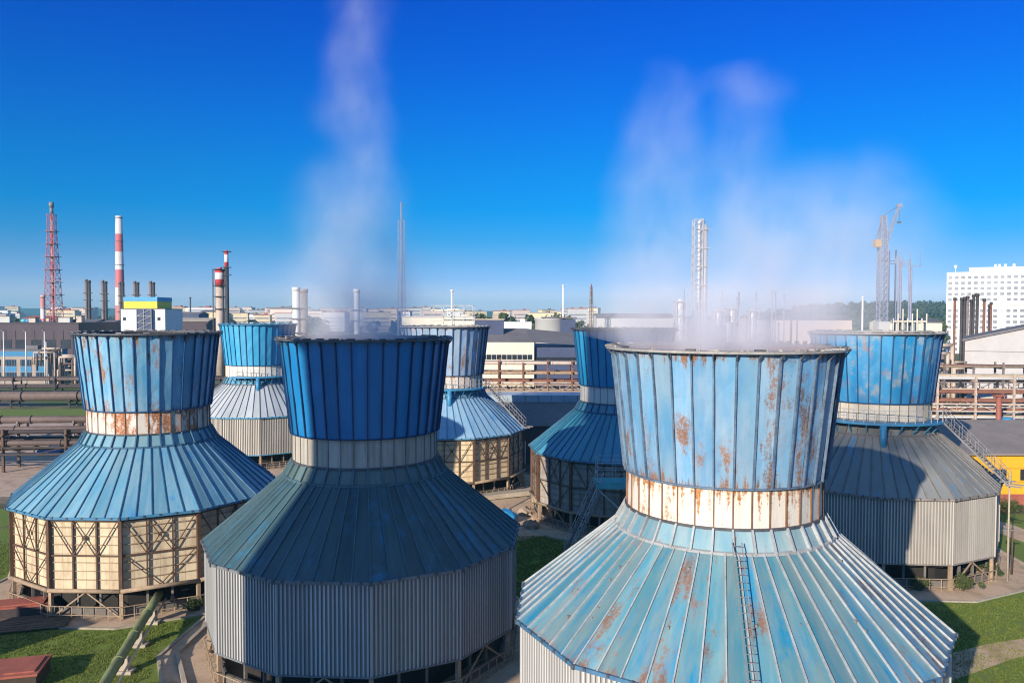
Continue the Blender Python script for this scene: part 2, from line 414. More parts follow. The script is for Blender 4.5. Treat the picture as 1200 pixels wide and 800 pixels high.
# ------------------------------------------------------------------ cooling towers
ZT, ZN, ZB, ZR, ZE, ZW = 19.60, 13.83, 12.11, 11.2, 7.13, 2.03
def tower(key, label, st):
    X, Y, rt = TW[key]
    T = thing('cooling_tower', label, 'cooling tower', (X, Y, 0), rt, 'blue cooling towers of the plant')
    rs = random.Random(ord(key)*13)
    N = 36
    def vx(k, r): a = k*pi/6; return Vector((r*cos(a), r*sin(a), 0))
    def edge(i, n, r):          # i-th of n points round a dodecagon of corner radius r
        per = n//12; k, q = divmod(i % n, per); return vx(k, r).lerp(vx(k+1, r), q/per)
    def circ(i, n, r): a = 2*pi*i/n; return Vector((r*cos(a), r*sin(a), 0))
    def ribs(b, pts, m, wd, h):
        for p, q in pts:
            nrm = Vector((p.x+q.x, p.y+q.y, 0)).normalized()
            b.beam(p+nrm*h*.35, q+nrm*h*.35, wd, h, m, up=nrm)
    up = lambda p, z: Vector((p.x, p.y, z))
    # stack shell of lapped flat sheets
    b = MB(); rT, rB = 5.27, 4.63; seams = []
    for i in range(N):
        o0 = .015+.035*rs.random(); o1 = -.012; pv = rs.random()
        a, c = circ(i, N, rT+o0), circ(i+1, N, rT+o1); d, e = circ(i, N, rB+o0), circ(i+1, N, rB+o1)
        NV = 6; dn = [0]+[rs.uniform(-.006, .006) for _ in range(NV-1)]+[0]; dm = [0]+[rs.uniform(-.006, .006) for _ in range(NV-1)]+[0]
        for j in range(NV):
            t0, t1 = j/NV, (j+1)/NV; u0 = i*.9; z0, z1 = ZT+(ZN-ZT)*t0, ZT+(ZN-ZT)*t1
            b.quad(up((d*t1+a*(1-t1))*(1+dn[j+1]), z1), up((e*t1+c*(1-t1))*(1+dm[j+1]), z1), up((e*t0+c*(1-t0))*(1+dm[j]), z0), up((d*t0+a*(1-t0))*(1+dn[j]), z0), 0,
                   [(u0, 6*t1), (u0+.88, 6*t1), (u0+.88, 6*t0), (u0, 6*t0)], pv)
        seams.append((up(circ(i, N, rT+.03), ZT), up(circ(i, N, rB+.03), ZN)))
    ribs(b, seams, 1, .07, .12)
    b.lathe([(rB+.02, ZN+.06), (rB+.10, ZN+.05), (rB+.10, ZN-.02), (rB-.05, ZN-.02)], 72, 1, 0, False)
    b.build('stack_shell', [st['shell'], st['seam']], T)
    b = MB(); b.lathe([(rT-.12, ZT), (rB-.15, ZN), (4.2, 12.4)], 36); b.disc(4.2, 12.4, 36)
    b.build('inner_lining', M['darkbrown'] if key != 'F' else M['brick'], T)
    # rim flange with brackets and clips
    b = MB(); b.lathe([(5.12, ZT), (5.50, ZT), (5.635, ZT+.03), (5.635, ZT+.13), (5.12, ZT+.15)], 72, 0, 0, False, True)
    for i in range(N):
        a = circ(i, N, 1.0)
        b.beam(up(a*5.30, ZT-.34), up(a*5.56, ZT-.02), .06, .05, 1)
        if rs.random() < .85:
            b.box(up(a*5.38, ZT+.17+rs.random()*.03), (.26, .42, .06), 2*pi*i/N, 1 if rs.random() < .6 else 2)
    for i in range(60):
        a = rs.random()*2*pi; r = 5.2+rs.random()*.35
        b.box((r*cos(a), r*sin(a), ZT+.16), (.12+.2*rs.random(), .06, .05+.07*rs.random()), a+rs.random(), 0)
    b.build('rim', [st['rim'], M['rimdark'], M['rimpale']], T)
    # neck band
    b = MB(); seams = []; r = 4.543
    for i in range(N):
        pv = rs.random(); a, c = circ(i, N, r+.01), circ(i+1, N, r-.008); L = ZN-ZB
        b.quad(up(a, ZB), up(c, ZB), up(c, ZN-.021), up(a, ZN-.021), 0, [(i*.8, L), (i*.8+.78, L), (i*.8+.78, 0), (i*.8, 0)], pv)
        seams.append((up(circ(i, N, r), ZB), up(circ(i, N, r), ZN-.03)))
    ribs(b, seams, 1, .05, .07)
    b.build('neck_band', [st['neck'], st['neckseam']], T)
    # flared skirt under the neck
    b = MB(); seams = []; r1 = 5.05
    for i in range(N):
        pv = rs.random(); a, c, d, e = circ(i, N, r+.02), circ(i+1, N, r), circ(i, N, r1+.02), circ(i+1, N, r1)
        b.quad(up(d, ZR), up(e, ZR), up(c, ZB-.004), up(a, ZB-.004), 0, [(i*.85, 1.1), (i*.85+.83, 1.1), (i*.85+.83, 0), (i*.85, 0)], pv)
        seams.append((up(circ(i, N, r+.03), ZB), up(circ(i, N, r1+.03), ZR)))
    ribs(b, seams, 1, .09, .16)
    b.lathe([(r+.0, ZB+.05), (r+.12, ZB+.04), (r+.12, ZB-.05), (r, ZB-.05)], 72, 2, 0, False)
    b.lathe([(r1-.02, ZR+.08), (r1+.11, ZR+.05), (r1+.11, ZR-.06), (r1, ZR-.08)], 72, 1, 0, False)
    b.build('skirt', [st['skirt'], st['roofseam'], M['rimdark']], T)
    # conical roof
    b = MB(); seams = []; n = 60
    for i in range(n):
        pv = rs.random(); a, c = circ(i, n, r1+.02), circ(i+1, n, r1); d, e = edge(i, n, 10.05), edge(i+1, n, 10.05)
        zo = .02*rs.random(); NV = 4; L = 6.4
        for j in range(NV):
            t0, t1 = j/NV, (j+1)/NV; u0 = i*.95; z0, z1 = ZR+(ZE-ZR)*t0, ZR+(ZE-ZR)*t1
            w0, w1 = .53+.5*t0, .53+.5*t1
            b.quad(up(a.lerp(d, t1), z1+zo), up(c.lerp(e, t1), z1), up(c.lerp(e, t0), z0), up(a.lerp(d, t0), z0+zo), 0,
                   [(u0, L*t1), (u0+w1, L*t1), (u0+w0, L*t0), (u0, L*t0)], pv)
        seams.append((up(circ(i, n, r1+.02), ZR+.03), up(edge(i, n, 10.05), ZE+.03)))
    for p, q in seams:
        nrm = Vector((p.x+q.x, p.y+q.y, 0)).normalized()*.6+Vector((0, 0, .8))
        b.beam(p, q, .06, .13, 1, up=nrm)
    b.build('roof', [st['roof'], st['roofseam']], T)
    b = MB()
    for k in range(12):
        p, q = vx(k, 10.07), vx(k+1, 10.07)
        b.beam(up(p, ZE-.03), up(q, ZE-.03), .12, .16, 0)
        for j in range(5):
            s_ = p.lerp(q, (j+.5)/5)*1.006; b.box(up(s_, ZE-.0+.03*rs.random()), (.10, .12, .12), k*pi/6+pi/12, 1)
        b.box(up(p*1.003, ZE-.03), (.15, .15, .2), k*pi/6, 1)
    b.build('eave_trim', [st['eave'], M['rimdark']], T)
    # walls
    if st['wall'] == 'sheet':
        b = MB(); WV = 22; Rw = 9.88
        for k in range(12):
            p, q = vx(k, Rw), vx(k+1, Rw); nrm = (p+q).normalized(); gp = .2
            prev = None
            for i in range(WV):
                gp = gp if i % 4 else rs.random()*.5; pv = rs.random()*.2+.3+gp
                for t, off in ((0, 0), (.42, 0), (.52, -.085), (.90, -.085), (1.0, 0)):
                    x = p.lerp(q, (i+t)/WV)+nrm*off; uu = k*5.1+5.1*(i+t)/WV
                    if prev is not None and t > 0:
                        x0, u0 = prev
                        b.quad(up(x0, ZW), up(x, ZW), up(x, ZE-.12), up(x0, ZE-.12), 0, [(u0, 5), (uu, 5), (uu, 0), (u0, 0)], pv if t < .5 else .02)  # troughs get the darkest tone: groove shade painted into the colour
                    prev = (x, uu)
            b.beam(up(p, ZW), up(p, ZE-.12), .10, .10, 0)
        b.build('wall', [st['wallmat']], T)
        b = MB()
        for k in range(12): b.beam(up(vx(k, 9.86), ZW-.02), up(vx(k+1, 9.86), ZW-.02), .10, .10, 0)
        b.build('bottom_beam', [st['eave']], T)
    else:
        b = MB()
        for k in range(12):
            p, q = vx(k, 9.62), vx(k+1, 9.62); pv = rs.random()
            b.quad(up(p, ZW), up(q, ZW), up(q, ZE-.1), up(p, ZE-.1), 0, [(k*5.04, 5), (k*5.04+5.04, 5), (k*5.04+5.04, 0), (k*5.04, 0)], pv)
        b.build('wall_panel', [st['wallmat']], T)
        for k in range(12):
            b = MB(); p = vx(k, 9.80); b.box(up(p, (ZW+ZE-.1)/2), (.24, .24, ZE-.1-ZW), k*pi/6)
            b.build('post', M['brown'], T)
        b = MB(); zm = 4.45
        for k in range(12):
            p, q = vx(k, 9.76), vx(k+1, 9.76); nr = (p+q).normalized()
            L = lambda t, z: up(p.lerp(q, t), z)
            for t in (1/3, 2/3): b.box(L(t, (ZW+ZE-.1)/2), (.10, .11, ZE-.1-ZW), k*pi/6+pi/12)
            for z in (zm, ZE-.25): b.beam(L(.03, z), L(.97, z), .10, .10, 0)
            for z in (2.75, 3.35, 3.95, 5.2, 5.8, 6.4): b.beam(L(.03, z)-nr*.06, L(.97, z)-nr*.06, .05, .05, 1)
            f = nr*.05
            b.beam(L(.03, ZE-.2)+f, L(1/3, zm)+f, .055, .065); b.beam(L(2/3, zm)+f, L(.97, ZE-.2)+f, .055, .065)
            b.beam(L(1/3, zm)+f, L(2/3, ZE-.2)+f, .055, .065); b.beam(L(1/3, ZE-.2)+f*1.8, L(2/3, zm)+f*1.8, .055, .065)
            b.box(L(.5, (zm+ZE-.2)/2)+f*2, (.06, .26, .22), k*pi/6+pi/12)
            if k % 2 == (0 if key != 'A' else 1):
                b.beam(L(.03, zm)+f, L(.5, ZW+.1)+f, .055, .065); b.beam(L(.5, ZW+.1)+f, L(.97, zm)+f, .055, .065)
        b.build('bracing', [M['brown'], M['brownpale']], T)
        b = MB()
        for k in range(12): b.tube(up(vx(k, 9.95), ZW), up(vx(k+1, 9.95), ZW), .15, .15, 8, 0)
        b.build('bottom_pipe', M['brownpale'], T)
    # inside: fill block, basin wall, legs, guard rail
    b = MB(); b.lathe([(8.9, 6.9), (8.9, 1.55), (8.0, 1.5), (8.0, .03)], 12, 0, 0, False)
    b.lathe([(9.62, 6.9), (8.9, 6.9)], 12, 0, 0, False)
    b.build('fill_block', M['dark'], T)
    b = MB(); b.lathe([(9.35, .03), (9.35, .62), (9.15, .62), (9.15, .03)], 12, 0, 0, False)
    b.build('basin_wall', M['concdark'], T)
    for k in range(12):
        b = MB(); p = vx(k, 9.68); b.box(up(p, 1.0), (.24, .24, 1.96), k*pi/6); b.build('leg', st['leg'], T)
    for k in range(0, 12, 2):
        p, q = vx(k, 9.72), vx(k+1, 9.72); L = lambda t, z: up(p.lerp(q, t), z)
        b = MB(); b.beam(L(.03, .15), L(.5, 1.9), .09, .09); b.beam(L(.5, 1.9), L(.97, .15), .09, .09); b.build('leg_brace', st['leg'], T)
    for k in range(12):
        p, q = vx(k, 9.2), vx(k+1, 9.2)
        for t in (.33, .67):
            b = MB(); b.box(up(p.lerp(q, t), 1.0), (.16, .16, 1.95), k*pi/6); b.build('inner_post', M['concdark'], T)
    b = MB()
    for k in range(12):
        p, q = vx(k, 10.0), vx(k+1, 10.0)
        for z in (.35, .95): b.beam(up(p, z), up(q, z), .05, .05)
        for i in range(6):
            s_ = p.lerp(q, i/6); b.beam(up(s_, .03), up(s_, .95), .05, .05)
    b.build('guard_rail', st['leg'], T)
    # service platform round the neck
    face = atan2(-Y, -X)-rt
    if st.get('platform'):
        a0, a1 = face-st['platform'][0], face+st['platform'][1]
        b = MB(); b.lathe([(4.62, 12.18), (5.85, 12.18), (5.85, 12.36), (4.62, 12.36)], 20, 0, 0, False, True, a0, a1)
        for j in range(9):
            a = a0+(a1-a0)*(j+.5)/9; d = Vector((cos(a), sin(a), 0))
            b.beam(up(d*5.75, 12.2), up(d*4.98, 11.35), .08, .08)
        pl = b.build('platform', M['bluesteel'], T)
        b = MB(); K = 16
        for zz in (12.85, 13.4):
            for j in range(K):
                p, q = [Vector((5.8*cos(a), 5.8*sin(a), zz)) for a in (a0+(a1-a0)*j/K, a0+(a1-a0)*(j+1)/K)]
                b.beam(p, q, .045, .045)
        for j in range(K+1):
            a = a0+(a1-a0)*j/K; b.beam((5.8*cos(a), 5.8*sin(a), 12.3), (5.8*cos(a), 5.8*sin(a), 13.4), .05, .05)
        b.build('railing', M['palerail'], pl)
        a = face+st['platform'][2]; d = Vector((cos(a), sin(a), 0))
        b = MB(); b.tube(up(d*5.75, 12.2), up(d*5.75, 9.95), .27, .27, 12); b.tube(up(d*5.75, 9.95), up(d*6.3, 10.0), .1, .1, 6)
        b.build('support_pipe', M['bluesteel'], T)
    if st.get('stair'):
        a = face+st['stair']; d = Vector((cos(a), sin(a), 0)); tq = Vector((-sin(a), cos(a), 0))*.42
        b = MB(); p0 = up(d*5.8, 12.3); p1 = up(d*10.6, 7.75)
        for s_ in (-1, 1): b.beam(p0+tq*s_, p1+tq*s_, .05, .14)
        for i in range(20):
            p = p0.lerp(p1, (i+.5)/20); b.beam(p-tq, p+tq, .22, .04)
        b.beam(p1-tq*1.2-d*.2, p1-tq*1.2+d*.9, .1, .1); b.beam(p1+tq*1.2-d*.2, p1+tq*1.2+d*.9, .1, .1)
        stp = b.build('stair', M['steel'], T)
        b = MB(); hh = Vector((0, 0, 1.0))
        for s_ in (-1, 1):
            b.beam(p0+tq*s_+hh, p1+tq*s_+hh, .045, .045); b.beam(p0+tq*s_+hh*.5, p1+tq*s_+hh*.5, .035, .035)
            for i in range(9):
                p = p0.lerp(p1, i/8)+tq*s_; b.beam(p, p+hh, .045, .045)
        b.build('handrail', M['steel'], stp)
    if st.get('ladder') is not None:
        a = face+st['ladder']; d = Vector((cos(a), sin(a), 0)); tq = Vector((-sin(a), cos(a), 0))*.20
        b = MB(); p0 = up(d*5.0, 11.55); p1 = up(d*9.75, 7.35); lift = Vector((d.x*.1, d.y*.1, .16))
        for s_ in (-1, 1): b.beam(p0+tq*s_+lift, p1+tq*s_+lift, .035, .04)
        for i in range(19):
            p = p0.lerp(p1, (i+.5)/19)+lift; b.beam(p-tq, p+tq, .025, .025)
        b.build('roof_ladder', M['steel'], T)
        for i in range(18):
            a = face+(rs.random()-.5)*2.4; t = rs.random(); rr = 5.3+t*4.2; zz = 11.2-4.07*(rr-5.05)/4.7
            b = MB(); b.box((rr*cos(a), rr*sin(a), zz+.04), (.12, .09, .12), a); b.build('roof_clip', M['steel'], T)
    return T

seamblue = plain('seam_blue', (.012, .075, .20), .5, .3, 1)
seamdark = plain('seam_dark', (.035, .055, .09), .6, .4, 1)
seamsilver = plain('seam_silver', (.34, .36, .37), .45, .35, .8)
seamrust = plain('seam_rust', (.20, .10, .05), .7, .5, .8)
seamteal = plain('seam_teal', (.075, .14, .17), .55, .35, .8)
eaveblue = plain('eave_blue', (.06, .16, .28), .6, .35, .8)
ST = {}
ST['F'] = dict(shell=paint('shell_front', (.085, .31, .57), (.20, .41, .60), (.41, .51, .59), rust=(.22, .115, .07), rustamt=.54, toprust=1.0, botrust=.9, fadeamt=.6, panel=.22, dirt=.25, dirtc=(.20, .24, .28), seed=1.3),
  seam=plain('seam_worn', (.10, .15, .22), .6, .6, 1.2), rim=M['rimpale'], neck=paint('neck_front', (.70, .65, .55), (.74, .70, .62), (.76, .73, .68), rust=(.36, .14, .035), rustamt=.52, toprust=1.7, panel=.12, seed=2.1, rough=.6, streak=.25, dirtc=(.42, .22, .09)),
  neckseam=seamrust, skirt=paint('skirt_front', (.22, .36, .40), (.13, .30, .40), (.40, .46, .46), rust=(.30, .15, .08), rustamt=.28, panel=.2, seed=3.2, fadeamt=.6),
  roof=paint('roof_front', (.10, .27, .33), (.035, .25, .38), (.22, .34, .36), rust=(.20, .115, .085), rustamt=.54, botrust=.8, fadeamt=.85, panel=.20, seed=4.4, patch=(.01, .23, .44), patchamt=.55, dirt=.5, dirtc=(.24, .21, .19), length=6.4),
  roofseam=seamsilver, eave=eaveblue, wall='sheet', wallmat=paint('wall_front', (.60, .60, .60), (.54, .54, .54), (.66, .66, .65), panel=.5, seed=5, botrust=.35, length=5.1, rust=(.22, .14, .09), rough=.5, streak=.35, dirtc=(.34, .30, .26)),
  leg=M['brownpale'], ladder=.12)
ST['B'] = dict(shell=paint('shell_deep', (.006, .165, .41), (.010, .185, .44), (.03, .23, .47), fadeamt=.45, panel=.2, seed=6, rough=.40, streak=.25, dirtc=(.01, .08, .20)),
  seam=plain('seam_navy', (.008, .035, .11), .5, .3, 1), rim=M['rimdark'], neck=paint('neck_grey', (.50, .47, .40), (.42, .40, .36), (.58, .56, .50), rust=(.22, .13, .06), rustamt=.12, fadeamt=.5, panel=.15, seed=7, rough=.65, dirt=.5, streak=.6, dirtc=(.15, .13, .11)),
  neckseam=plain('seam_drab', (.22, .20, .17), .7, .4, 1), skirt=paint('skirt_slate', (.075, .13, .15), (.11, .17, .17), (.17, .22, .20), panel=.2, seed=8, dirt=.4, dirtc=(.06, .07, .07)),
  roof=paint('roof_slate', (.034, .080, .105), (.045, .105, .130), (.11, .16, .16), fadeamt=.5, panel=.18, seed=9, patch=(.015, .16, .30), patchamt=.42, dirt=.35, dirtc=(.05, .065, .075), length=6.4),
  roofseam=seamteal, eave=plain('eave_grey', (.16, .18, .20), .6, .4, 1), wall='sheet', wallmat=paint('wall_grey', (.46, .47, .48), (.41, .42, .43), (.52, .53, .53), panel=.5, seed=10, botrust=.35, length=5.1, rust=(.22, .14, .09), rough=.45, streak=.45, dirtc=(.24, .23, .23)), leg=M['brownpale'])
ST['A'] = dict(shell=paint('shell_mid', (.07, .31, .53), (.15, .39, .58), (.40, .54, .62), rust=(.28, .13, .065), rustamt=.55, toprust=1.7, botrust=.8, fadeamt=.6, panel=.22, seed=11),
  seam=seamblue, rim=M['rimdark'], neck=paint('neck_rusty', (.66, .60, .52), (.70, .66, .60), (.74, .72, .68), rust=(.38, .13, .04), rustamt=.84, toprust=1.2, panel=.15, seed=12, rough=.65),
  neckseam=seamrust, skirt=paint('skirt_mid', (.12, .31, .42), (.16, .33, .40), (.35, .45, .46), rustamt=.15, panel=.2, seed=13),
  roof=paint('roof_mid', (.11, .33, .50), (.16, .37, .50), (.34, .48, .53), fadeamt=.55, panel=.18, seed=14, patch=(.035, .27, .58), patchamt=.35, dirt=.2, length=6.4),
  roofseam=plain('seam_mid', (.055, .14, .23), .5, .4, 1), eave=plain('eave_mid', (.05, .20, .36), .6, .3, 1), wall='frame', wallmat=panelwall('panel_cream', (.70, .59, .41), (.30, .21, .13)), leg=M['brownpale'])
ST['E'] = dict(shell=paint('shell_patchy', (.015, .265, .57), (.04, .32, .62), (.30, .44, .56), rust=(.33, .17, .10), rustamt=.46, fadeamt=.25, panel=.22, seed=15, patch=(.34, .40, .44), patchamt=.5),
  seam=seamblue, rim=M['rimpale'], neck=paint('neck_cream', (.70, .62, .48), (.72, .66, .55), (.76, .72, .64), rust=(.40, .2, .08), rustamt=.1, panel=.1, seed=16, rough=.6, streak=.2, dirtc=(.4, .3, .2)),
  neckseam=plain('seam_tan', (.34, .25, .16), .7, .4, 1), skirt=paint('skirt_grey', (.16, .18, .19), (.20, .21, .21), (.27, .27, .25), panel=.2, seed=17),
  roof=paint('roof_grey', (.17, .19, .205), (.21, .22, .22), (.29, .285, .265), fadeamt=.6, panel=.16, seed=18, patch=(.09, .24, .40), patchamt=.35, rust=(.3, .17, .11), rustamt=.1, length=6.4),
  roofseam=plain('seam_grey', (.17, .165, .16), .6, .4, 1), eave=plain('eave_tan', (.24, .21, .19), .6, .4, 1), wall='sheet', wallmat=paint('wall_pale', (.52, .49, .45), (.46, .43, .40), (.58, .55, .51), panel=.5, seed=19, botrust=.35, length=5.1, rust=(.22, .14, .09), rough=.5, streak=.4, dirtc=(.34, .29, .23)),
  leg=M['brownpale'], platform=(.95, 1.25, .13), stair=1.22)
ST['D'] = dict(shell=paint('shell_bright', (.008, .25, .49), (.015, .28, .52), (.06, .34, .56), fadeamt=.45, panel=.18, seed=20),
  seam=seamblue, rim=M['rimdark'], neck=paint('neck_offwhite', (.58, .57, .53), (.62, .60, .56), (.66, .65, .62), panel=.12, seed=21, rough=.6, streak=.4, dirtc=(.3, .28, .25)),
  neckseam=plain('seam_ash', (.30, .29, .27), .7, .3, 1), skirt=paint('skirt_teal', (.05, .20, .32), (.07, .23, .34), (.14, .30, .38), panel=.15, seed=22),
  roof=paint('roof_teal', (.035, .24, .36), (.05, .27, .39), (.16, .35, .43), fadeamt=.4, panel=.14, seed=23, patch=(.02, .22, .45), patchamt=.3, length=6.4),
  roofseam=plain('seam_deep', (.02, .10, .18), .5, .4, 1), eave=plain('eave_teal', (.07, .20, .30), .6, .3, 1), wall='frame', wallmat=panelwall('panel_grey', (.40, .37, .33), (.14, .12, .11), .02), leg=M['brownpale'],
  platform=(.1, .9, .05))
ST['C'] = dict(shell=paint('shell_pale', (.26, .40, .58), (.33, .46, .60), (.47, .56, .64), rust=(.38, .20, .11), rustamt=.5, toprust=.9, fadeamt=.6, panel=.35, seed=24),
  seam=plain('seam_bluegrey', (.07, .11, .19), .6, .4, 1), rim=M['rimpale'], neck=paint('neck_framed', (.68, .60, .50), (.71, .65, .57), (.74, .70, .64), rust=(.42, .17, .06), rustamt=.25, toprust=.5, panel=.12, seed=25, rough=.6),
  neckseam=seamrust, skirt=paint('skirt_pale', (.16, .34, .46), (.2, .38, .48), (.35, .48, .54), panel=.15, seed=26),
  roof=paint('roof_pale', (.22, .42, .62), (.28, .47, .64), (.42, .56, .66), fadeamt=.5, panel=.12, seed=27, patch=(.06, .30, .60), patchamt=.25, length=6.4),
  roofseam=plain('seam_pale', (.10, .20, .32), .5, .4, 1), eave=plain('eave_pale', (.10, .28, .44), .6, .3, 1), wall='frame', wallmat=panelwall('panel_sand', (.76, .63, .42), (.38, .27, .16)), leg=M['brownpale'],
  platform=(.7, 1.1, .08), stair=1.1)
ST['G'] = dict(shell=paint('shell_cyan', (.035, .34, .60), (.05, .37, .63), (.15, .46, .68), fadeamt=.4, panel=.12, seed=28),
  seam=seamblue, rim=M['bluesteel'], neck=paint('neck_clean', (.72, .68, .58), (.74, .70, .62), (.77, .75, .7), panel=.1, seed=29, rough=.6),
  neckseam=plain('seam_beige', (.40, .34, .25), .7, .3, 1), skirt=paint('skirt_blue', (.08, .30, .46), (.1, .33, .48), (.3, .45, .52), panel=.15, seed=30),
  roof=paint('roof_whitish', (.42, .47, .52), (.50, .54, .57), (.60, .62, .63), fadeamt=.5, panel=.14, seed=31, length=6.4, streak=.2),
  roofseam=plain('seam_ink', (.10, .12, .15), .5, .4, 1), eave=plain('eave_cyan', (.06, .30, .50), .6, .3, 1), wall='sheet', wallmat=paint('wall_sand', (.54, .51, .45), (.48, .45, .40), (.59, .56, .51), panel=.5, seed=32, botrust=.35, length=5.1, rust=(.22, .14, .09), rough=.5, streak=.5, dirtc=(.3, .26, .21)),
  leg=M['brownpale'], platform=(.75, .75, -.02))
tower('F', 'largest light blue cooling tower with rust patches and a ladder up its roof', ST['F'])
tower('B', 'deep blue cooling tower with dark slate roof over grey corrugated walls, steaming', ST['B'])
tower('A', 'cooling tower with very rusty white band above cream braced walls, leftmost in front', ST['A'])
tower('E', 'cooling tower with grey weathered roof and railed platform, beside the yellow shed', ST['E'])
tower('D', 'bright blue cooling tower with teal roof over dark grey braced walls', ST['D'])
tower('C', 'pale streaky blue cooling tower with light blue roof over sand coloured braced walls', ST['C'])
tower('G', 'small distant cyan cooling tower with whitish roof and corrugated walls', ST['G'])

# unseen shadow caster, added and shaped to shade two of the cooling towers
shade_tower = thing('shadow_caster_tower', 'unseen tall round shadow caster added behind the viewpoint, shading the deep blue cooling tower', 'tower', (-41.0, -7.1, 0))
b = MB(); b.lathe([(5.7, 0), (5.5, 43), (8.0, 46), (8.0, 59), (7.4, 59)], 40); b.disc(7.0, 58.6, 40); b.build('shaft', M['concrete'], shade_tower)
b = MB(); b.lathe([(5.6, 41), (6.2, 41), (6.2, 41.2), (5.6, 41.2)], 40, 0, 0, False); b.build('gallery', M['steel'], shade_tower)
ph = thing('lawn_shadow_box', 'unseen grey box added left of the frame, its shadow lying on the lawn', 'building', (-45.5, 33.0, 0), -.58)  # box added out of view to cast the shadow patch on the lawn
b = MB(); b.box((0, 0, 4.0), (5, 6, 8)); b.build('wall', M['greyshed'], ph)
b = MB(); b.box((0, 0, 8.15), (5.4, 6.4, .3)); b.build('roof', M['darkroof'], ph)

# ------------------------------------------------------------------ near yard objects
def pit(label, c, sx, sy, h, rz, mats, lid=True):
    T = thing('brick_pit', label, 'brick pit', (c[0], c[1], 0), rz)
    b = MB(); b.box((0, 0, h/2), (sx, sy, h)); b.build('wall', mats[0], T)
    b = MB(); b.box((0, 0, h+.06), (sx+.14, sy+.14, .12))
    if lid: b.box((sx*.2, 0, h+.16), (sx*.5, sy*.8, .08))
    b.build('cover', mats[1], T); return T
p = G(8, 722); pit('low brick pit with red cover beside the plank ramp', p, 5.6, 1.8, .75, .30, (M['mauvedark'], M['brick']))
p = G(8, 806); pit('low brick pit with red cover in the lawn at the bottom left corner', (p[0], p[1]+.6), 3.2, 2.6, .8, .25, (M['darkbrown'], M['brick']))
rp = thing('plank_ramp', 'weathered wooden plank ramp leading to the cream walled tower', 'ramp', (*G(38, 733)[:2], 0), .30)
b = MB()
for i in range(9): b.box((0, -1.2+i*.3, .16+.02*(i % 3)), (4.6+.2*(i % 2), .26, .07))
b.build('deck', M['wood'], rp)
b = MB()
for x in (-1.8, 0, 1.8): b.box((x, 0, .06), (.16, 2.8, .13))
b.build('joist', M['darkbrown'], rp)
pp = thing('green_pipe', 'fat mossy green pipe crossing the lawn on low supports', 'pipe', (-24, 50, 0))
b = MB(); a1 = Vector((-25.2+24, 56.6-50, 1.25)); a2 = Vector((-19.0+24, 30-50, 1.5))
d = (a2-a1)
for i in range(7):
    s0 = a1+d*i/7; s1 = a1+d*(i+1)/7; b.tube(s0, s1, .29, .29, 16, 0, i in (0, 6))
    b.tube(s1-d.normalized()*.06, s1+d.normalized()*.06, .34, .34, 16)
b.build('pipe_run', M['greenpipe'], pp)
for i in range(6):
    s0 = a1+d*(i+.6)/7
    b = MB(); b.box((s0.x, s0.y, s0.z/2-.2), (.5, .4, s0.z-.42)); b.box((s0.x, s0.y, .1), (1.0, .7, .2)); b.build('support', M['concrete'], pp)
b = MB(); b.tube(a1+Vector((.6, -.3, -.25)), a2+Vector((.6, 0, -.25)), .07, .07, 8); b.build('small_pipe', M['palepipe'], pp)

# low kerb wall beside tower B
b = MB()
for u0, v0, u1, v1 in ((243, 735, 208, 768), (208, 768, 219, 812)):
    p, q = G(u0, v0), G(u1, v1); b.beam((p.x, p.y, .12), (q.x, q.y, .12), .25, .26)
struct('kerb', b, M['concrete'])

# clutter around tower bases
def lump(b, c, r, m=0, seed=0, squash=.6):
    rs = random.Random(seed); n, k = 9, 5; i = len(b.v)
    for j in range(k+1):
        t = pi*j/k
        for q in range(n):
            rr = r*(.75+.5*rs.random()); b.v.append((c[0]+rr*sin(t)*cos(2*pi*q/n), c[1]+rr*sin(t)*sin(2*pi*q/n), c[2]+rr*squash*cos(t)))
    for j in range(k):
        for q in range(n): b.face((i+j*n+q, i+(j+1)*n+q, i+(j+1)*n+(q+1) % n, i+j*n+(q+1) % n), m)
tarpm = plain('tarp_blue', (.02, .22, .50), .45, .2, 2)
b = MB(); c = G(592, 612); lump(b, (0, 0, .5), 1.3, 0, 4, .7); tag(b.build('tarpaulin_heap', tarpm, None, (c.x, c.y, 0)), 'heap under a bright blue tarpaulin beside the dark roofed tower', 'tarpaulin')
for i, (u, v, r, lb) in enumerate(((616, 603, .9, 'pale boulder next to the blue tarpaulin heap'), (629, 610, .65, 'smallest pale boulder, nearest the dark braced tower'), (623, 618, .8, 'reddish pale boulder in front of the two others'))):
    b = MB(); lump(b, (0, 0, .25), r, 0, 20+i, .6); c = G(u, v)
    tag(b.build('boulder', plain('boulder_%d' % i, (.34, .26-.02*i, .20-.02*i), .9, .3, 2, bump=.3), None, (c.x, c.y, 0)), lb, 'boulder', 'boulders in the gap between the towers')
b = MB(); c = G(604, 582); b.beam((-4, -1.6, .35), (4.5, 2.0, .5), 1.5, .5)
tag(b.build('concrete_trough', M['concrete'], None, (c.x, c.y, 0)), 'long pale concrete trough running between two braced towers', 'trough')
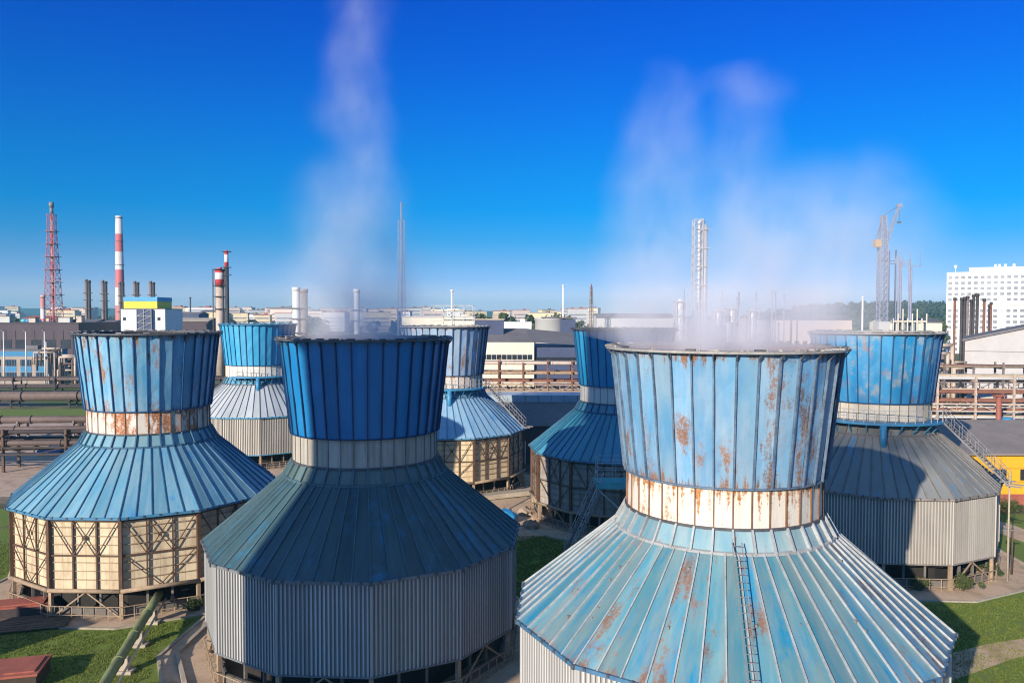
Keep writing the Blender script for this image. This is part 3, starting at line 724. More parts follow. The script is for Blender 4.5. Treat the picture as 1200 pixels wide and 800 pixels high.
# shrubs near tower E
def shrub_mesh(seed, n, R, H, s, mat):
    b = MB(); rs = random.Random(seed)
    cl = [(rs.gauss(0, .45)*R, rs.gauss(0, .45)*R, H*(.25+.65*rs.random()), R*(.25+.25*rs.random())) for _ in range(14)]
    for i in range(n):
        cx, cy, cz, cr = rs.choice(cl)
        d = Vector((rs.gauss(0, 1), rs.gauss(0, 1), rs.gauss(0, 1))).normalized()*cr*rs.random()**.4
        c = Vector((cx, cy, cz))+d
        if c.z < .05: c.z = .05
        a = Vector((rs.gauss(0, 1), rs.gauss(0, 1), rs.gauss(0, .6))).normalized(); e = a.cross(Vector((rs.gauss(0, 1), rs.gauss(0, 1), rs.gauss(0, 1)))).normalized()
        a *= s*(.6+.8*rs.random()); e *= s*(.4+.5*rs.random())
        b.quad(c-a-e, c+a-e*.5, c+a*.8+e, c-a*.6+e, 0, None, .2+.79*rs.random())
    return b.mesh('foliage', mat)
sm_ = [shrub_mesh(3, 2200, .9, 1.1, .045, M['leaf2']), shrub_mesh(5, 2200, .7, .9, .045, M['leaf1'])]
for i, (u, v, s_, lb) in enumerate(((1130, 690, 1.0, 'round grey green shrub at the foot of the pale corrugated tower'), (1160, 672, 1.1, 'darker shrub by the right corner leg of the pale corrugated tower'),
        (1075, 690, .8, 'small shrub beneath the pale corrugated tower wall'), (228, 716, .9, 'weedy bright green bush beside the cream braced wall'), (1185, 600, 1.2, 'low bush in front of the yellow shed'))):
    c = G(u, v); o = bpy.data.objects.new('shrub', sm_[i % 2]); COL.objects.link(o); o.location = (c.x, c.y, 0); o.scale = (s_,)*3; o.rotation_euler = (0, 0, i)
    tag(o, lb, 'shrub', 'shrubs at the tower feet')
# street poles by tower E
for (u, vb, vt, lb) in ((1181, 680, 560, 'tall slim pole in front of the yellow shed'), (1186, 672, 617, 'shorter post just right of the tall slim pole')):
    c = G(u, vb); t = P(u, vt, c.y)
    T = thing('pole', lb, 'pole', (c.x, c.y, 0))
    b = MB(); b.tube((0, 0, 0), (0, 0, t.z), .09, .06, 8); b.build('mast', M['concrete'] if vt < 600 else M['brown'], T)
    b = MB(); b.beam((-.8, 0, t.z-.2), (.5, 0, t.z-.2), .1, .1); b.tube((-.7, 0, t.z-.1), (-.7, 0, t.z+.2), .06, .06, 6); b.build('crossarm', M['steel'], T)
# scaffold stair in front of tower D
S = thing('stair_tower', 'grey steel scaffold stair climbing to the eave of the teal roofed tower', 'stair', (0, 0, 0))
a = G(664, 648); a = Vector((4.9, 69.5, 0)); e = Vector((7.9, 71.0, 6.2))
b = MB(); tq = Vector((-.25, .45, 0))
for s_ in (-1, 1): b.beam(a+tq*s_, e+tq*s_, .08, .22)
for i in range(26):
    p = a.lerp(e, (i+.5)/26); b.beam(p-tq, p+tq, .24, .04)
b.build('flight', M['steel'], S)
b = MB(); hh = Vector((0, 0, 1.05))
for s_ in (-1, 1):
    b.beam(a+tq*s_+hh, e+tq*s_+hh, .05, .05); b.beam(a+tq*s_+hh*.5, e+tq*s_+hh*.5, .04, .04)
    for i in range(10): p = a.lerp(e, i/9)+tq*s_; b.beam(p, p+hh, .05, .05)
for x in (7.6, 9.2, 10.8):
    for y in (70.3, 72.4): b.beam((x, y, 6.2), (x, y, 8.4), .05, .05)
for z in (7.1, 7.7, 8.4):
    b.beam((7.6, 70.3, z), (10.8, 70.3, z), .05, .05); b.beam((7.6, 72.4, z), (10.8, 72.4, z), .05, .05)
    b.beam((7.6, 70.3, z), (7.6, 72.4, z), .05, .05)
b.build('handrail', M['palerail'], S)
b = MB(); b.box((9.2, 71.4, 6.1), (3.4, 2.4, .55)); b.build('landing', M['teal'], S)
for x in (7.8, 10.6):
    b = MB(); b.beam((x, 70.5, 0), (x, 70.5, 5.85), .14, .14); b.build('prop', M['steel'], S)
b = MB(); b.beam((7.7, 70.4, 5.7), (10.4, 70.6, 3.2), .12, .12); b.build('strut', M['palerail'], S)

# ------------------------------------------------------------------ buildings
def building(name, label, cat, x, y, rz, wd, dp, h, wall, roof, rtype='flat', rh=1.0, wins=None, glass=None, group=None, bands_=None, frame=None, ridge='x'):
    "wins: list of (face, cols, rows, z0, dz, ww, wh, margin)"
    T = thing(name, label, cat, (x, y, 0), rz, group)
    b = MB(); b.box((0, 0, h/2), (wd, dp, h))
    if rtype == 'gable':
        for s_ in (-1, 1):
            if ridge == 'x': b.poly([(s_*wd/2, -dp/2, h), (s_*wd/2, dp/2, h), (s_*wd/2, 0, h+rh)])
            else: b.poly([(-wd/2, s_*dp/2, h), (wd/2, s_*dp/2, h), (0, s_*dp/2, h+rh)])
    b.build('wall', wall, T)
    b = MB(); e = .35
    if rtype == 'flat': b.box((0, 0, h+.15), (wd+.4, dp+.4, .3)); b.box((wd*.2, dp*.1, h+.8), (wd*.12+.6, dp*.12+.6, 1.2))
    elif rtype == 'gable':
        if ridge == 'x':
            for s_ in (-1, 1): b.beam((0, s_*(dp/2+e)*.5, h+rh*.5+.10-e*rh/dp), (0.001, s_*(dp/2+e)*.5, h+rh*.5+.10-e*rh/dp), .1, .1); slab(b, (-wd/2-e, wd/2+e), s_*(dp/2+e), h-e*2*rh/dp, h+rh)
        else:
            for s_ in (-1, 1): slab(b, (-dp/2-e, dp/2+e), s_*(wd/2+e), h-e*2*rh/wd, h+rh, True)
    elif rtype == 'mono':
        i = len(b.v); x0, x1, y0, y1 = -wd/2-e, wd/2+e, -dp/2-e, dp/2+e
        b.v += [(x0, y0, h), (x1, y0, h+rh), (x1, y1, h+rh), (x0, y1, h), (x0, y0, h+.3), (x1, y0, h+rh+.3), (x1, y1, h+rh+.3), (x0, y1, h+.3)]
        for q in ((3, 2, 1, 0), (4, 5, 6, 7), (0, 1, 5, 4), (1, 2, 6, 5), (2, 3, 7, 6), (3, 0, 4, 7)): b.face([i+k for k in q])
    b.build('roof', roof, T)
    for (z0, z1, mt) in (bands_ or []):
        b = MB(); b.box((0, 0, (z0+z1)/2), (wd+.12, dp+.12, z1-z0)); b.build('band', mt, T)
    done = 0; rest = MB()
    for (fc, cols, rows, z0, dz, ww, wh, mg) in (wins or []):
        span = (wd if fc in 'fb' else dp)-2*mg
        for r in range(rows):
            for c in range(cols):
                t = -span/2+span*(c+.5)/cols; z = z0+r*dz+wh/2
                if fc == 'f': cc, sz = (t, -dp/2-.02, z), (ww, .16, wh)
                elif fc == 'l': cc, sz = (-wd/2-.02, t, z), (.16, ww, wh)
                else: cc, sz = (wd/2+.02, t, z), (.16, ww, wh)
                if done < 96:
                    b = MB(); b.box(cc, sz); b.build('window', glass or M['glass'], T); done += 1
                else: rest.box(cc, sz)
    if rest.f: tag(rest.build('window', glass or M['glass'], T), kind='stuff')
    return T
def slab(b, span, far, zlow, zhigh, alongy=False, th=.18):
    i = len(b.v)
    for zz in (0, th):
        for (s_, f, z) in ((span[0], 0, zhigh), (span[1], 0, zhigh), (span[1], far, zlow), (span[0], far, zlow)):
            b.v.append((f, s_, z+zz+.02) if alongy else (s_, f, z+zz+.02))
    for q in ((3, 2, 1, 0), (4, 5, 6, 7), (0, 1, 5, 4), (1, 2, 6, 5), (2, 3, 7, 6), (3, 0, 4, 7)): b.face([i+k for k in q])
def span_px(u0, u1, vtop, Y): a, c = P(u0, vtop, Y), P(u1, vtop, Y); return (a.x+c.x)/2, abs(c.x-a.x), a.z

# left side
x, wd, h = span_px(-60, 92, 380, 285)
WB = building('warehouse', 'long mauve brown warehouse with dark flat roof and loading doors at the left edge', 'warehouse', x, 300, 0, wd, 30, h, M['mauvewall'], M['darkroof'], wins=[('f', 8, 1, 1.2+h*.42, 3, 3.6, 3.2, 2)])
b = MB(); b.box((-wd*.02, -24, 3.2), (wd*.80, 16, 6.4)); b.build('annex', M['mauvedark'], WB)
x, wd, h = span_px(-50, 57, 412, 238)
BB = building('office_block', 'two storey blue and beige office with dark windows in front of the warehouse', 'office', x, 243, 0, wd, 10, h, plain('office_beige', (.34, .29, .25), .8, .15, .3), M['greyroof'], bands_=[(h-1.6, h-.15, M['bluewall'])])
for r in range(2):
    for c in range(6):
        xx = -wd/2+wd*(c+.5)/6
        b = MB(); b.box((xx, -5.03, 2.6+r*3.8), (wd/6-1.3, .18, 1.9)); wn = b.build('window', M['glass'], BB)
        b = MB()
        for k in range(4): b.box((xx-(wd/6-1.3)/2+(wd/6-1.3)*(k+.5)/4-.01, -5.14, 2.6+r*3.8), (.10, .06, 1.9))
        b.build('mullion', M['bluewall'], wn)
        b = MB(); b.box((xx, -5.02, 4.5), (wd/6-1.3, .12, 1.6)) if r == 0 else None
        if r == 0: b.build('spandrel', M['bluewall'], BB)
lp = None
for i, (u, vt, Y, lb) in enumerate(((4, 388, 225, 'pale lamp pole at the far left before the blue office'), (30, 388, 225, 'pale lamp pole before the middle of the blue office'), (52, 388, 228, 'pale lamp pole before the right end of the blue office'), (54, 400, 234, 'short pale pole at the corner of the blue office'))):
    c = P(u, vt, Y); T = thing('lamp_pole', lb, 'lamp pole', (c.x, c.y, 0), 0, 'lamp poles by the blue office')
    b = MB(); b.tube((0, 0, 0), (0, 0, c.z), .22, .14, 8); b.build('mast', M['white2'], T)
    b = MB(); b.box((0, -.4, c.z), (.4, 1.0, .2)); b.build('lamp_head', M['steel'], T)
# white block with yellow/blue top
x, wd, h = span_px(140, 192, 363, 300)
Wb = building('plant_block', 'white plant block with a blue and yellow striped upper storey', 'plant building', x, 309, 0, wd, 16, h, M['white'], M['greyroof'])
hh = P(166, 349, 300).z; 
b = MB(); b.box((-1.6, 0, h+.31+(hh-h)*.30), (wd*.76, 13, (hh-h)*.6)); b.build('yellow_storey', M['yellowb'], Wb)
b = MB(); b.box((-1.6, 0, h+.31+(hh-h)*.78), (wd*.76+.2, 13.2, (hh-h)*.36)); b.build('blue_storey', M['skyband'], Wb)
b = MB(); b.box((wd*.06, -8.6, h*.5), (wd*.34, 1.0, h)); b.build('stair_shaft', M['navy'], Wb)
b = MB()
for i in range(9): b.beam((wd*-.10, -9.3, h*i/9), (wd*.22, -9.3, h*(i+1)/9), .15, .15); b.beam((wd*-.10, -9.3, h*i/9), (wd*.22, -9.3, h*i/9), .12, .12)
for k in range(3): b.beam((wd*(-.11+.165*k), -9.3, 0), (wd*(-.11+.165*k), -9.3, h), .15, .15)
b.build('fire_escape', M['palerail'], Wb)
for xx, zz in ((-.42, .84), (-.42, .55), (.36, .84), (.36, .55)):
    b = MB(); b.box((xx*wd, -8.02, h*zz), (1.1, .15, 1.2)); b.build('window', M['glass'], Wb)
for i, (u0, u1, v, Y, mt, rf, lb) in enumerate(((88, 108, 379, 318, 'cream', 'greyroof', 'small cream hut left of the white plant block'), (109, 128, 380, 320, 'greypale', 'greyroof', 'small grey hut between the cream hut and the white plant block'),
        (26, 56, 374, 420, 'cream', 'brick', 'long yellowish shed at the foot of the red lattice tower'), (235, 255, 366, 520, 'cream', 'greyroof', 'yellowish block left of the red and white column'),
        (193, 243, 377, 340, 'mauvewall', 'concrete', 'long low mauve hall right of the white plant block'), (193, 232, 369, 420, 'navy', 'greyroof', 'blue grey gantry hall behind the low mauve hall'))):
    x, wd, h = span_px(u0, u1, v, Y)
    building('shed' if i < 3 else 'hall', lb, 'shed' if i < 3 else 'hall', x, Y+8, 0, wd, 14, h, M[mt], M[rf], 'gable', 1.2, wins=[('f', max(3, int(wd/4)), 1, h*.45, 3, 1.6, 1.5, 1)])
for i, (u, vb, vt, mt) in enumerate(((3, 381, 375, 'teal'), (7, 381, 375, 'skyband'), (13, 381, 376, 'orange'), (19, 381, 375, 'white2'))):
    c = P(u, vb, 330); t = P(u, vt, 330)
    T = thing('tank_truck', ['teal', 'light blue', 'orange', 'white'][i]+' tank wagon parked behind the warehouse roof', 'tank wagon', (c.x, 345, 0), 0, 'tank wagons beyond the warehouse')
    zb = 14.0+0; 
    b = MB(); b.tube((-1.1, 0, t.z-1.2), (1.1, 0, t.z-1.2), 1.25, 1.25, 12); b.build('tank', M[mt], T)
    b = MB(); b.box((0, 0, (t.z-2.4)/2), (2.4, 1.6, t.z-2.4)); b.build('trestle', M['mauvedark'], T)

# flare tower
def lattice(b, c, z0, z1, w0, w1, n, r, m=0, tri=False):
    K = 3 if tri else 4
    cor = lambda k, t: Vector((c[0]+(w0+(w1-w0)*t)*.7071*cos(pi/4+2*pi*k/K), c[1]+(w0+(w1-w0)*t)*.7071*sin(pi/4+2*pi*k/K), z0+(z1-z0)*t))
    for k in range(K):
        b.beam(cor(k, 0), cor(k, 1), r*2, r*2, m)
        for i in range(n):
            t0, t1 = i/n, (i+1)/n; k2 = (k+1) % K
            b.beam(cor(k, t0), cor(k2, t1), r, r, m); b.beam(cor(k2, t0), cor(k, t1), r, r, m); b.beam(cor(k, t1), cor(k2, t1), r, r, m)
FL = P(58, 238, 380); ft = thing('flare_tower', 'tall red lattice flare tower with a grey tip at the left', 'flare tower', (FL.x+.8, 380, 0))
zt = P(58, 252, 380).z
b = MB(); lattice(b, (0, 0), 0, zt-8, 7.6, 2.8, 16, .13); lattice(b, (0, 0), zt-8, zt, 2.8, 2.8, 2, .12); b.build('lattice', M['redlat'], ft)
b = MB(); b.tube((0, 0, 0), (0, 0, zt), .55, .5, 12); b.build('flare_pipe', bands('flare_bands', ((.45, .055, .065), (.52, .28, .28)), 0, 6.5), ft)
b = MB(); b.tube((0, 0, zt), (0, 0, FL.z-2.5), .8, .8, 12); b.tube((0, 0, FL.z-2.5), (0, 0, FL.z), 1.05, 1.1, 12); b.build('flare_tip', M['steel'], ft)
for z in [zt-8-6*i for i in range(6)]:
    b = MB(); b.box((0, 0, z), (4.6+(zt-8-z)*.08, 4.6+(zt-8-z)*.08, .22)); b.build('gallery', M['redlat'], ft)
def chimney(name, label, u, vt, Y, r0, r1, mat, extra=None, ring=3, zb=0):
    t = P(u, vt, Y); T = thing(name, label, 'chimney', (t.x, Y, 0))
    b = MB(); b.lathe([(r0, zb), (r1, t.z), (r1*.8, t.z), (r1*.8, t.z-1)], 20); b.build('shaft', mat, T)
    b = MB()
    for i in range(ring):
        z = t.z*(1-.17*i)-1.0; rr = r1+(r0-r1)*(1-z/t.z); b.lathe([(rr, z), (rr+.35, z), (rr+.35, z+.25), (rr, z+.25)], 20, 0, 0, False)
    b.build('gallery', M['sootpale'], T); return T
tz = P(139, 254, 420).z
chimney('chimney', 'tall red and white banded chimney behind the white plant block', 139, 254, 420, 2.7, 1.65, bands('bands_tall', ((.55, .14, .15), (.72, .70, .70)), tz-9.3*8, 9.3))
chimney('chimney', 'short red and white chimney at the foot of the lattice flare tower', 50, 347, 370, 1.1, 1.0, bands('bands_short', ((.62, .25, .24), (.72, .66, .64)), 3, 5.2), ring=2)
def stack_pair(label, u, vt, Y, r, gap, mat, n=2, grp=None):
    t = P(u, vt, Y); T = thing('twin_stack', label, 'exhaust stack', (t.x, Y, 0), 0, grp)
    for k in range(n):
        b = MB(); xx = (k-(n-1)/2)*gap; zz = t.z-(.5 if k else 0)
        b.tube((xx, 0, 0), (xx, 0, zz), r, r, 12); b.tube((xx, 0, zz-1), (xx, 0, zz), r*1.15, r*1.15, 12); b.build('stack', mat[k % len(mat)], T)
    for z in (t.z-6, t.z-9, t.z-13):
        b = MB(); b.box((0, 0, z), (gap*(n-1)+r*3.2, r*3, .25)); b.build('clamp', M['soot'], T)
    return T
for u, vt, lb in ((102.5, 328, 'dark twin exhaust stacks, nearest the red lattice tower'), (122, 329, 'dark twin exhaust stacks second from the red lattice tower'), (142, 331, 'dark twin exhaust stacks in front of the banded chimney'), (159.5, 330, 'dark twin exhaust stacks rising behind the yellow storey'), (178, 330, 'dark twin exhaust stacks at the right end of the yellow storey')):
    stack_pair(lb, u, vt, 350, .62, 1.35, [M['sootpale'], M['soot']], grp='dark exhaust stacks by the plant block')
# red/white column pair at 260
cz = P(260, 316, 262); CT = thing('process_column', 'thick red and white column with platforms joined to a thinner red tipped stack', 'process column', (cz.x-.8, 262, 0))
b = MB(); b.tube((0, 0, 0), (0, 0, cz.z-5.4), 1.35, 1.35, 16); b.build('lower_shell', M['palepipe'], CT)
b = MB(); b.tube((0, 0, cz.z-5.4), (0, 0, cz.z), 1.45, 1.45, 16); b.tube((0, 0, cz.z), (0, 0, cz.z+.5), .8, .8, 12)
b.build('banded_top', bands('bands_col', ((.60, .05, .06), (.74, .72, .70)), cz.z-5.4, 2.1), CT)
t2 = P(265, 294, 262).z; b = MB(); b.tube((2.3, 0, 0), (2.3, 0, t2-5.5), .75, .7, 12); b.build('side_stack', M['soot'], CT)
b = MB(); b.tube((2.3, 0, t2-5.5), (2.3, 0, t2), .68, .62, 12); b.build('side_stack_top', bands('bands_side', ((.60, .05, .06), (.74, .72, .70)), t2-6.2, 2.4), CT)
b = MB()
for z in (cz.z-9, cz.z-5.5, cz.z-.2, cz.z-13): b.lathe([(1.4, z), (2.2, z), (2.2, z+.2), (1.4, z+.2)], 16, 0, 0, False)
for z in (t2-.4, t2-5.5, t2-8): b.box((2.3, 0, z), (2.6, 2.2, .2))
b.build('gallery', M['soot'], CT)
b = MB()
for k in range(10):
    a = 2*pi*k/10; b.beam((2.1*cos(a), 2.1*sin(a), cz.z-5.5), (2.1*cos(a), 2.1*sin(a), cz.z-4.4), .08, .08)
b.beam((-2.0, -.8, 0), (-2.0, -.8, cz.z), .14, .14); b.beam((-1.6, -1.2, 0), (-1.6, -1.2, cz.z), .14, .14)
b.build('ladder', M['soot'], CT)
# white twin stacks in the steam of tower B
for u, vt, n, lb in ((351.5, 337, 2, 'pair of white banded stacks rising left in the steam'), (418, 339, 1, 'single white stack behind the steam of the deep blue tower')):
    stack_pair(lb, u, vt, 230, 1.05 if n == 2 else .85, 2.3, [M['white2'], M['sootpale']], n)
# mast at 470
t = P(470, 237, 260); T = thing('lattice_mast', 'slender grey lattice mast half veiled by steam', 'mast', (t.x, 260, 0))
b = MB(); lattice(b, (0, 0), 0, P(470, 258, 260).z, 2.4, 1.9, 18, .055); b.build('lattice', M['cranelat'], T)
b = MB(); b.tube((0, 0, 0), (0, 0, t.z), .30, .26, 10); b.build('pipe', M['cranelat'], T)

# centre background
def pole(label, u, vt, Y, r, mat, name='pole'):
    t = P(u, vt, Y); b = MB(); b.tube((0, 0, 0), (0, 0, t.z), r, r*.85, 10); b.tube((0, 0, t.z-.5), (0, 0, t.z+.1), r*1.3, r*1.3, 10)
    return tag(b.build(name, mat, None, (t.x, Y, 0)), label, name.replace('_', ' '))
pole('slim white vent pipe above the pale streaky tower', 529.5, 340, 210, .30, M['white2'], 'vent_pipe')
pole('slim white vent pipe beside the grey tank', 660, 334, 300, .36, M['white2'], 'vent_pipe')
pole('slim white vent pipe left of the crane', 1011, 347, 260, .34, M['white2'], 'vent_pipe')
pole('thin dark flue on the hazy town skyline', 223, 349, 520, .5, M['soot'], 'flue')
t = P(693, 336, 280); T = thing('lattice_mast', 'short brown lattice mast behind the bright blue tower', 'mast', (t.x, 280, 0)); b = MB(); lattice(b, (0, 0), 0, t.z, 2.4, .8, 12, .07); b.build('lattice', M['sootpale'], T)
b = MB(); b.tube((0, 0, 0), (0, 0, t.z+1), .22, .2, 8); b.build('pipe', M['rustpipe'], T)
# scaffold gantry
T = thing('pipe_gantry', 'white steel pipe gantry behind the pale streaky tower', 'gantry', (0, 0, 0)); b = MB()
z1 = P(530, 358, 205).z; z0 = P(530, 366, 205).z
xs = [P(u, 360, 205).x for u in (505, 517, 530, 543, 554)]
for xx in xs:
    for y in (205, 212): b.beam((xx, y, 0), (xx, y, z1), .14, .14)
for z in (z0, z1):
    for y in (205, 212): b.beam((xs[0], y, z), (xs[-1], y, z), .14, .14)
    for xx in xs: b.beam((xx, 205, z), (xx, 212, z), .12, .12)
b.build('frame', M['tank'], T)
b = MB()
for k, z in enumerate((z0+.5, z0+.5, z0-2)): b.tube((xs[0], 206+2*k, z), (xs[-1], 206+2*k, z), .22, .22, 8)
b.build('pipe', M['creamw'], T)
x, wd, h = span_px(470, 556, 372, 240); building('hall', 'long cream hall behind the pale streaky tower', 'hall', x, 252, 0, wd, 20, h, M['creamw'], M['greypale'], 'flat')
x, wd, h = span_px(556, 590, 375, 190); building('tank_house', 'navy box building just right of the pale streaky tower rim', 'building', x, 196, 0, wd, 10, h, M['navy'], M['concrete'], 'flat')
x, wd, h = span_px(589, 623, 378, 330); building('depot', 'white depot with a brick red base band', 'depot', x, 340, 0, wd, 16, h, M['white'], M['white2'], 'flat', bands_=[(h-6.6, h-3.0, M['brick'])])
# silo tank
x, wd, h = span_px(627, 672, 374, 230)
T = thing('storage_tank', 'round grey storage tank with a dark blue lean-to', 'storage tank', (x-.8, 236, 0))
b = MB(); b.lathe([(4.6, 0), (4.6, h), (4.7, h+.1), (0.01, h+.9)], 28, 0, 0, True); b.build('shell', M['tank'], T)
b = MB(); b.box((4.4, 0, h/2), (5.4, 7.4, h)); b.build('lean_to', M['navy'], T)
b = MB(); b.box((2.4, 0, h+.5), (10.2, 8.2, .3)); b.build('roof', M['greyroof'], T)
b = MB()
for i in range(14): a = -pi*.5+.06*i; b.beam((4.85*cos(a), 4.85*sin(a), h*.35+i*.42), (4.85*cos(a+.06), 4.85*sin(a+.06), h*.35+(i+1)*.42), .3, .12)
b.build('spiral_stair', M['rimdark'], T)
# long white/navy warehouse
p0, p1, p2 = P(566, 395, 185), P(626, 396, 185), P(690, 400, 215)
T = thing('warehouse', 'long cream warehouse with navy gable side and grey roof behind the pipe racks', 'warehouse', (0, 0, 0))
h = P(600, 401, 185).z; x0, x1, x2 = p0.x-6, p1.x, P(690, 400, 190).x+4
b = MB(); b.box(((x0+x1)/2, 198, h/2), (x1-x0, 26, h)); b.build('wall', M['creamw'], T)
b = MB(); b.box(((x1+x2)/2+.02, 198.5, (h-1.2)/2), (x2-x1, 25, h-1.2)); b.build('side_wall', M['navy'], T)
b = MB(); i = 0; b.v += [(x0, 185, h+.02), (x1, 185, h+.02), (x1-2, 196, h+3), (x0, 196, h+3), (x2, 186, h-1.1), (x2, 200, h+1.2)]
b.face((0, 1, 2, 3)); b.face((1, 4, 5, 2)); b.build('roof', M['greyroof'], T)
for k in range(14):
    b = MB(); xx = x0+.8+(x1-x0-1.2)*(k+.5)/14; b.box((xx, 184.95, h-3.4), ((x1-x0)/14*.8, .15, 1.1)); b.build('window', M['glass'], T)
b = MB(); b.box(((x1+x2)/2, 185.9, h-4.2), (x2-x1-.4, .2, 1.4)); b.build('window_band', M['glass'], T)
for i, (u, Y) in enumerate(((608, 212), (616, 213), (657, 216))):
    t = P(u, 391, Y); T = thing('roof_fan', ['teal roof fan left of the grey tank', 'teal roof fan touching the grey tank', 'teal roof fan right of the grey tank'][i], 'fan', (t.x, Y, t.z-2.2), 0, 'teal roof fans')
    b = MB(); b.lathe([(1.0, 0), (1.0, 1.2), (1.3, 1.6), (.6, 2.2), (.01, 2.3)], 14); b.build('cowl', M['teal'], T)
    b = MB(); b.box((0, 0, -.5), (1.6, 1.6, 1.2)); b.build('plinth', M['teal'], T)
# dark shed with skylight between C and D
T = thing('vaulted_shed', 'dark low shed with a ridge skylight between the two braced towers', 'shed', (4.5, 124, 0)); h0 = 5.4
b = MB(); b.box((0, 0, h0/2), (27, 22, h0)); b.build('wall', M['mauvewall'], T)
b = MB(); nn = 10
for k in range(nn):
    t0, t1 = k/nn, (k+1)/nn; y0, y1 = -11.4+22.8*t0, -11.4+22.8*t1; za, zb_ = h0+2.6*sin(pi*t0), h0+2.6*sin(pi*t1)
    b.quad((-13.9, y0, za+.02), (13.9, y0, za+.02), (13.9, y1, zb_+.02), (-13.9, y1, zb_+.02), sm=True)
for s_ in (-13.5, 13.5): b.poly([(s_, -11.4+22.8*k/nn, h0+2.6*sin(pi*k/nn)) for k in range(nn+1)])
b.build('roof', M['greyroof'], T)
b = MB(); b.box((1.5, 0, h0+2.95), (20, 5, 1.1)); b.build('skylight', plain('skylight_glass', (.34, .42, .48), .25, .2, .6), T)
b = MB()
for k in range(11): b.box((-8.4+1.98*k, -2.52, h0+2.95), (.1, .06, 1.1))
b.build('glazing_bar', M['steel'], T)
b = MB(); b.box((-4, -11.05, 1.6), (3, .12, 3.2)); b.build('door', M['creamw'], T)

# right side
x, wd, h = span_px(1110, 1260, 319, 440)
E0 = P(1110, 319, 440); rzw = -.50; wcx = E0.x+cos(rzw)*wd/2-sin(rzw)*9; wcy = 440+sin(rzw)*wd/2+cos(rzw)*9
WS = building('office_slab', 'big white fourteen storey slab block on the right skyline', 'office block', wcx, wcy, rzw, wd, 18, h, M['white'], M['white2'], 'flat', wins=None)
done = 0; rest = MB(); colw = wd/23
for r in range(14):
    for c in range(23):
        b = MB() if done < 98 and c < 12 and r > 3 else rest
        b.box((-wd/2+colw*(c+.5), -9.0, h-2.6-r*3.0), (colw*.62, .18, 1.5))
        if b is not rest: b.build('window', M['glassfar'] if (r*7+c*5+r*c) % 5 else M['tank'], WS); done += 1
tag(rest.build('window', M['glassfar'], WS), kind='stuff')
b = MB()
for r in range(15): b.box((0, -9.12, h-1.1-r*3.0), (wd, .14, .25))
for c in range(24): b.box((-wd/2+colw*c, -9.14, h/2), (.30, .16, h))
b.build('facade_grid', M['white2'], WS)
b = MB(); b.box((-wd*.1, 0, h+1.6), (wd*.5, 9, 2.6)); b.build('penthouse', M['white2'], WS)
b = MB()
for u in (1119, 1162, 1166, 1172, 1181):
    xx = -wd/2+wd*(u-1110)/158; b.beam((xx, 0, h), (xx, 0, h+4.5), .2, .2); b.box((xx, 0, h+3.9), (1.2, .4, 1.4))
b.build('antenna', M['white2'], WS)
# exhaust stacks in front
for i, (u, vt, mt, r) in enumerate(((1119, 350, 'rustpipe', .30), (1127, 350, 'soot', .34), (1130.5, 349, 'soot', .34), (1134, 348, 'sootpale', .34), (1138, 352, 'soot', .3), (1141, 346, 'soot', .34), (1145.5, 345, 'soot', .38), (1153.5, 351, 'rustpipe', .34), (1159, 358, 'soot', .22), (1161.5, 355, 'rustpipe', .28))):
    t = P(u, vt, 200+.6*i); T = thing('exhaust_pipe', ['rusty exhaust pipe standing alone, leftmost before the white slab', 'sooty exhaust pipe, first of the close row', 'sooty exhaust pipe, second of the close row', 'worn pale exhaust pipe in the close row', 'short sooty exhaust pipe in the middle of the row', 'sooty exhaust pipe just left of the tallest', 'tallest sooty exhaust pipe before the white slab', 'rusty exhaust pipe right of the tallest', 'thin sooty exhaust pipe above the grey shed', 'rightmost rusty exhaust pipe above the grey shed'][i], 'exhaust pipe', (t.x, t.y, 0), 0, 'exhaust pipes before the white slab')
    b = MB(); b.tube((0, 0, 0), (0, 0, t.z), r, r, 10); b.build('pipe', M[mt], T)
    b = MB(); b.tube((0, 0, t.z-.2), (0, 0, t.z+.5), r*1.5, r*1.2, 10); b.build('cap', M['soot'], T)
# grey gabled shed
p0 = P(1131, 398, 172); rzs = -.52
T = thing('grey_shed', 'pale grey sheet metal shed with sloping dark roof at the right edge', 'shed', (p0.x, 172, 0), rzs); LW = 25; DP = 26; za = p0.z; zb_ = p0.z+6.2
b = MB(); b.v += [(0, 0, 0), (LW, 0, 0), (LW, 0, zb_), (0, 0, za), (0, DP, 0), (LW, DP, 0), (LW, DP, zb_), (0, DP, za)]
for q in ((0, 1, 2, 3), (5, 4, 7, 6), (4, 0, 3, 7), (1, 5, 6, 2)): b.face(q)
b.build('wall', M['greyshed'], T)
b = MB(); i0 = Vector((-.5, -.5, za-.1)); i1 = Vector((LW+.4, -.5, zb_+.12)); dd = Vector((0, DP+1, 0)); uu = Vector((0, 0, .4))
b.v += [tuple(i0), tuple(i1), tuple(i1+dd), tuple(i0+dd), tuple(i0+uu), tuple(i1+uu), tuple(i1+dd+uu), tuple(i0+dd+uu)]
for q in ((3, 2, 1, 0), (4, 5, 6, 7), (0, 1, 5, 4), (1, 2, 6, 5), (2, 3, 7, 6), (3, 0, 4, 7)): b.face(q)
b.build('roof', M['greyroof'], T)
b = MB()
for z in (za-2.2, za-5.0, za-7.8): b.box((LW/2, -.03, z), (LW, .08, .10))
b.build('panel_joint', M['sootpale'], T)
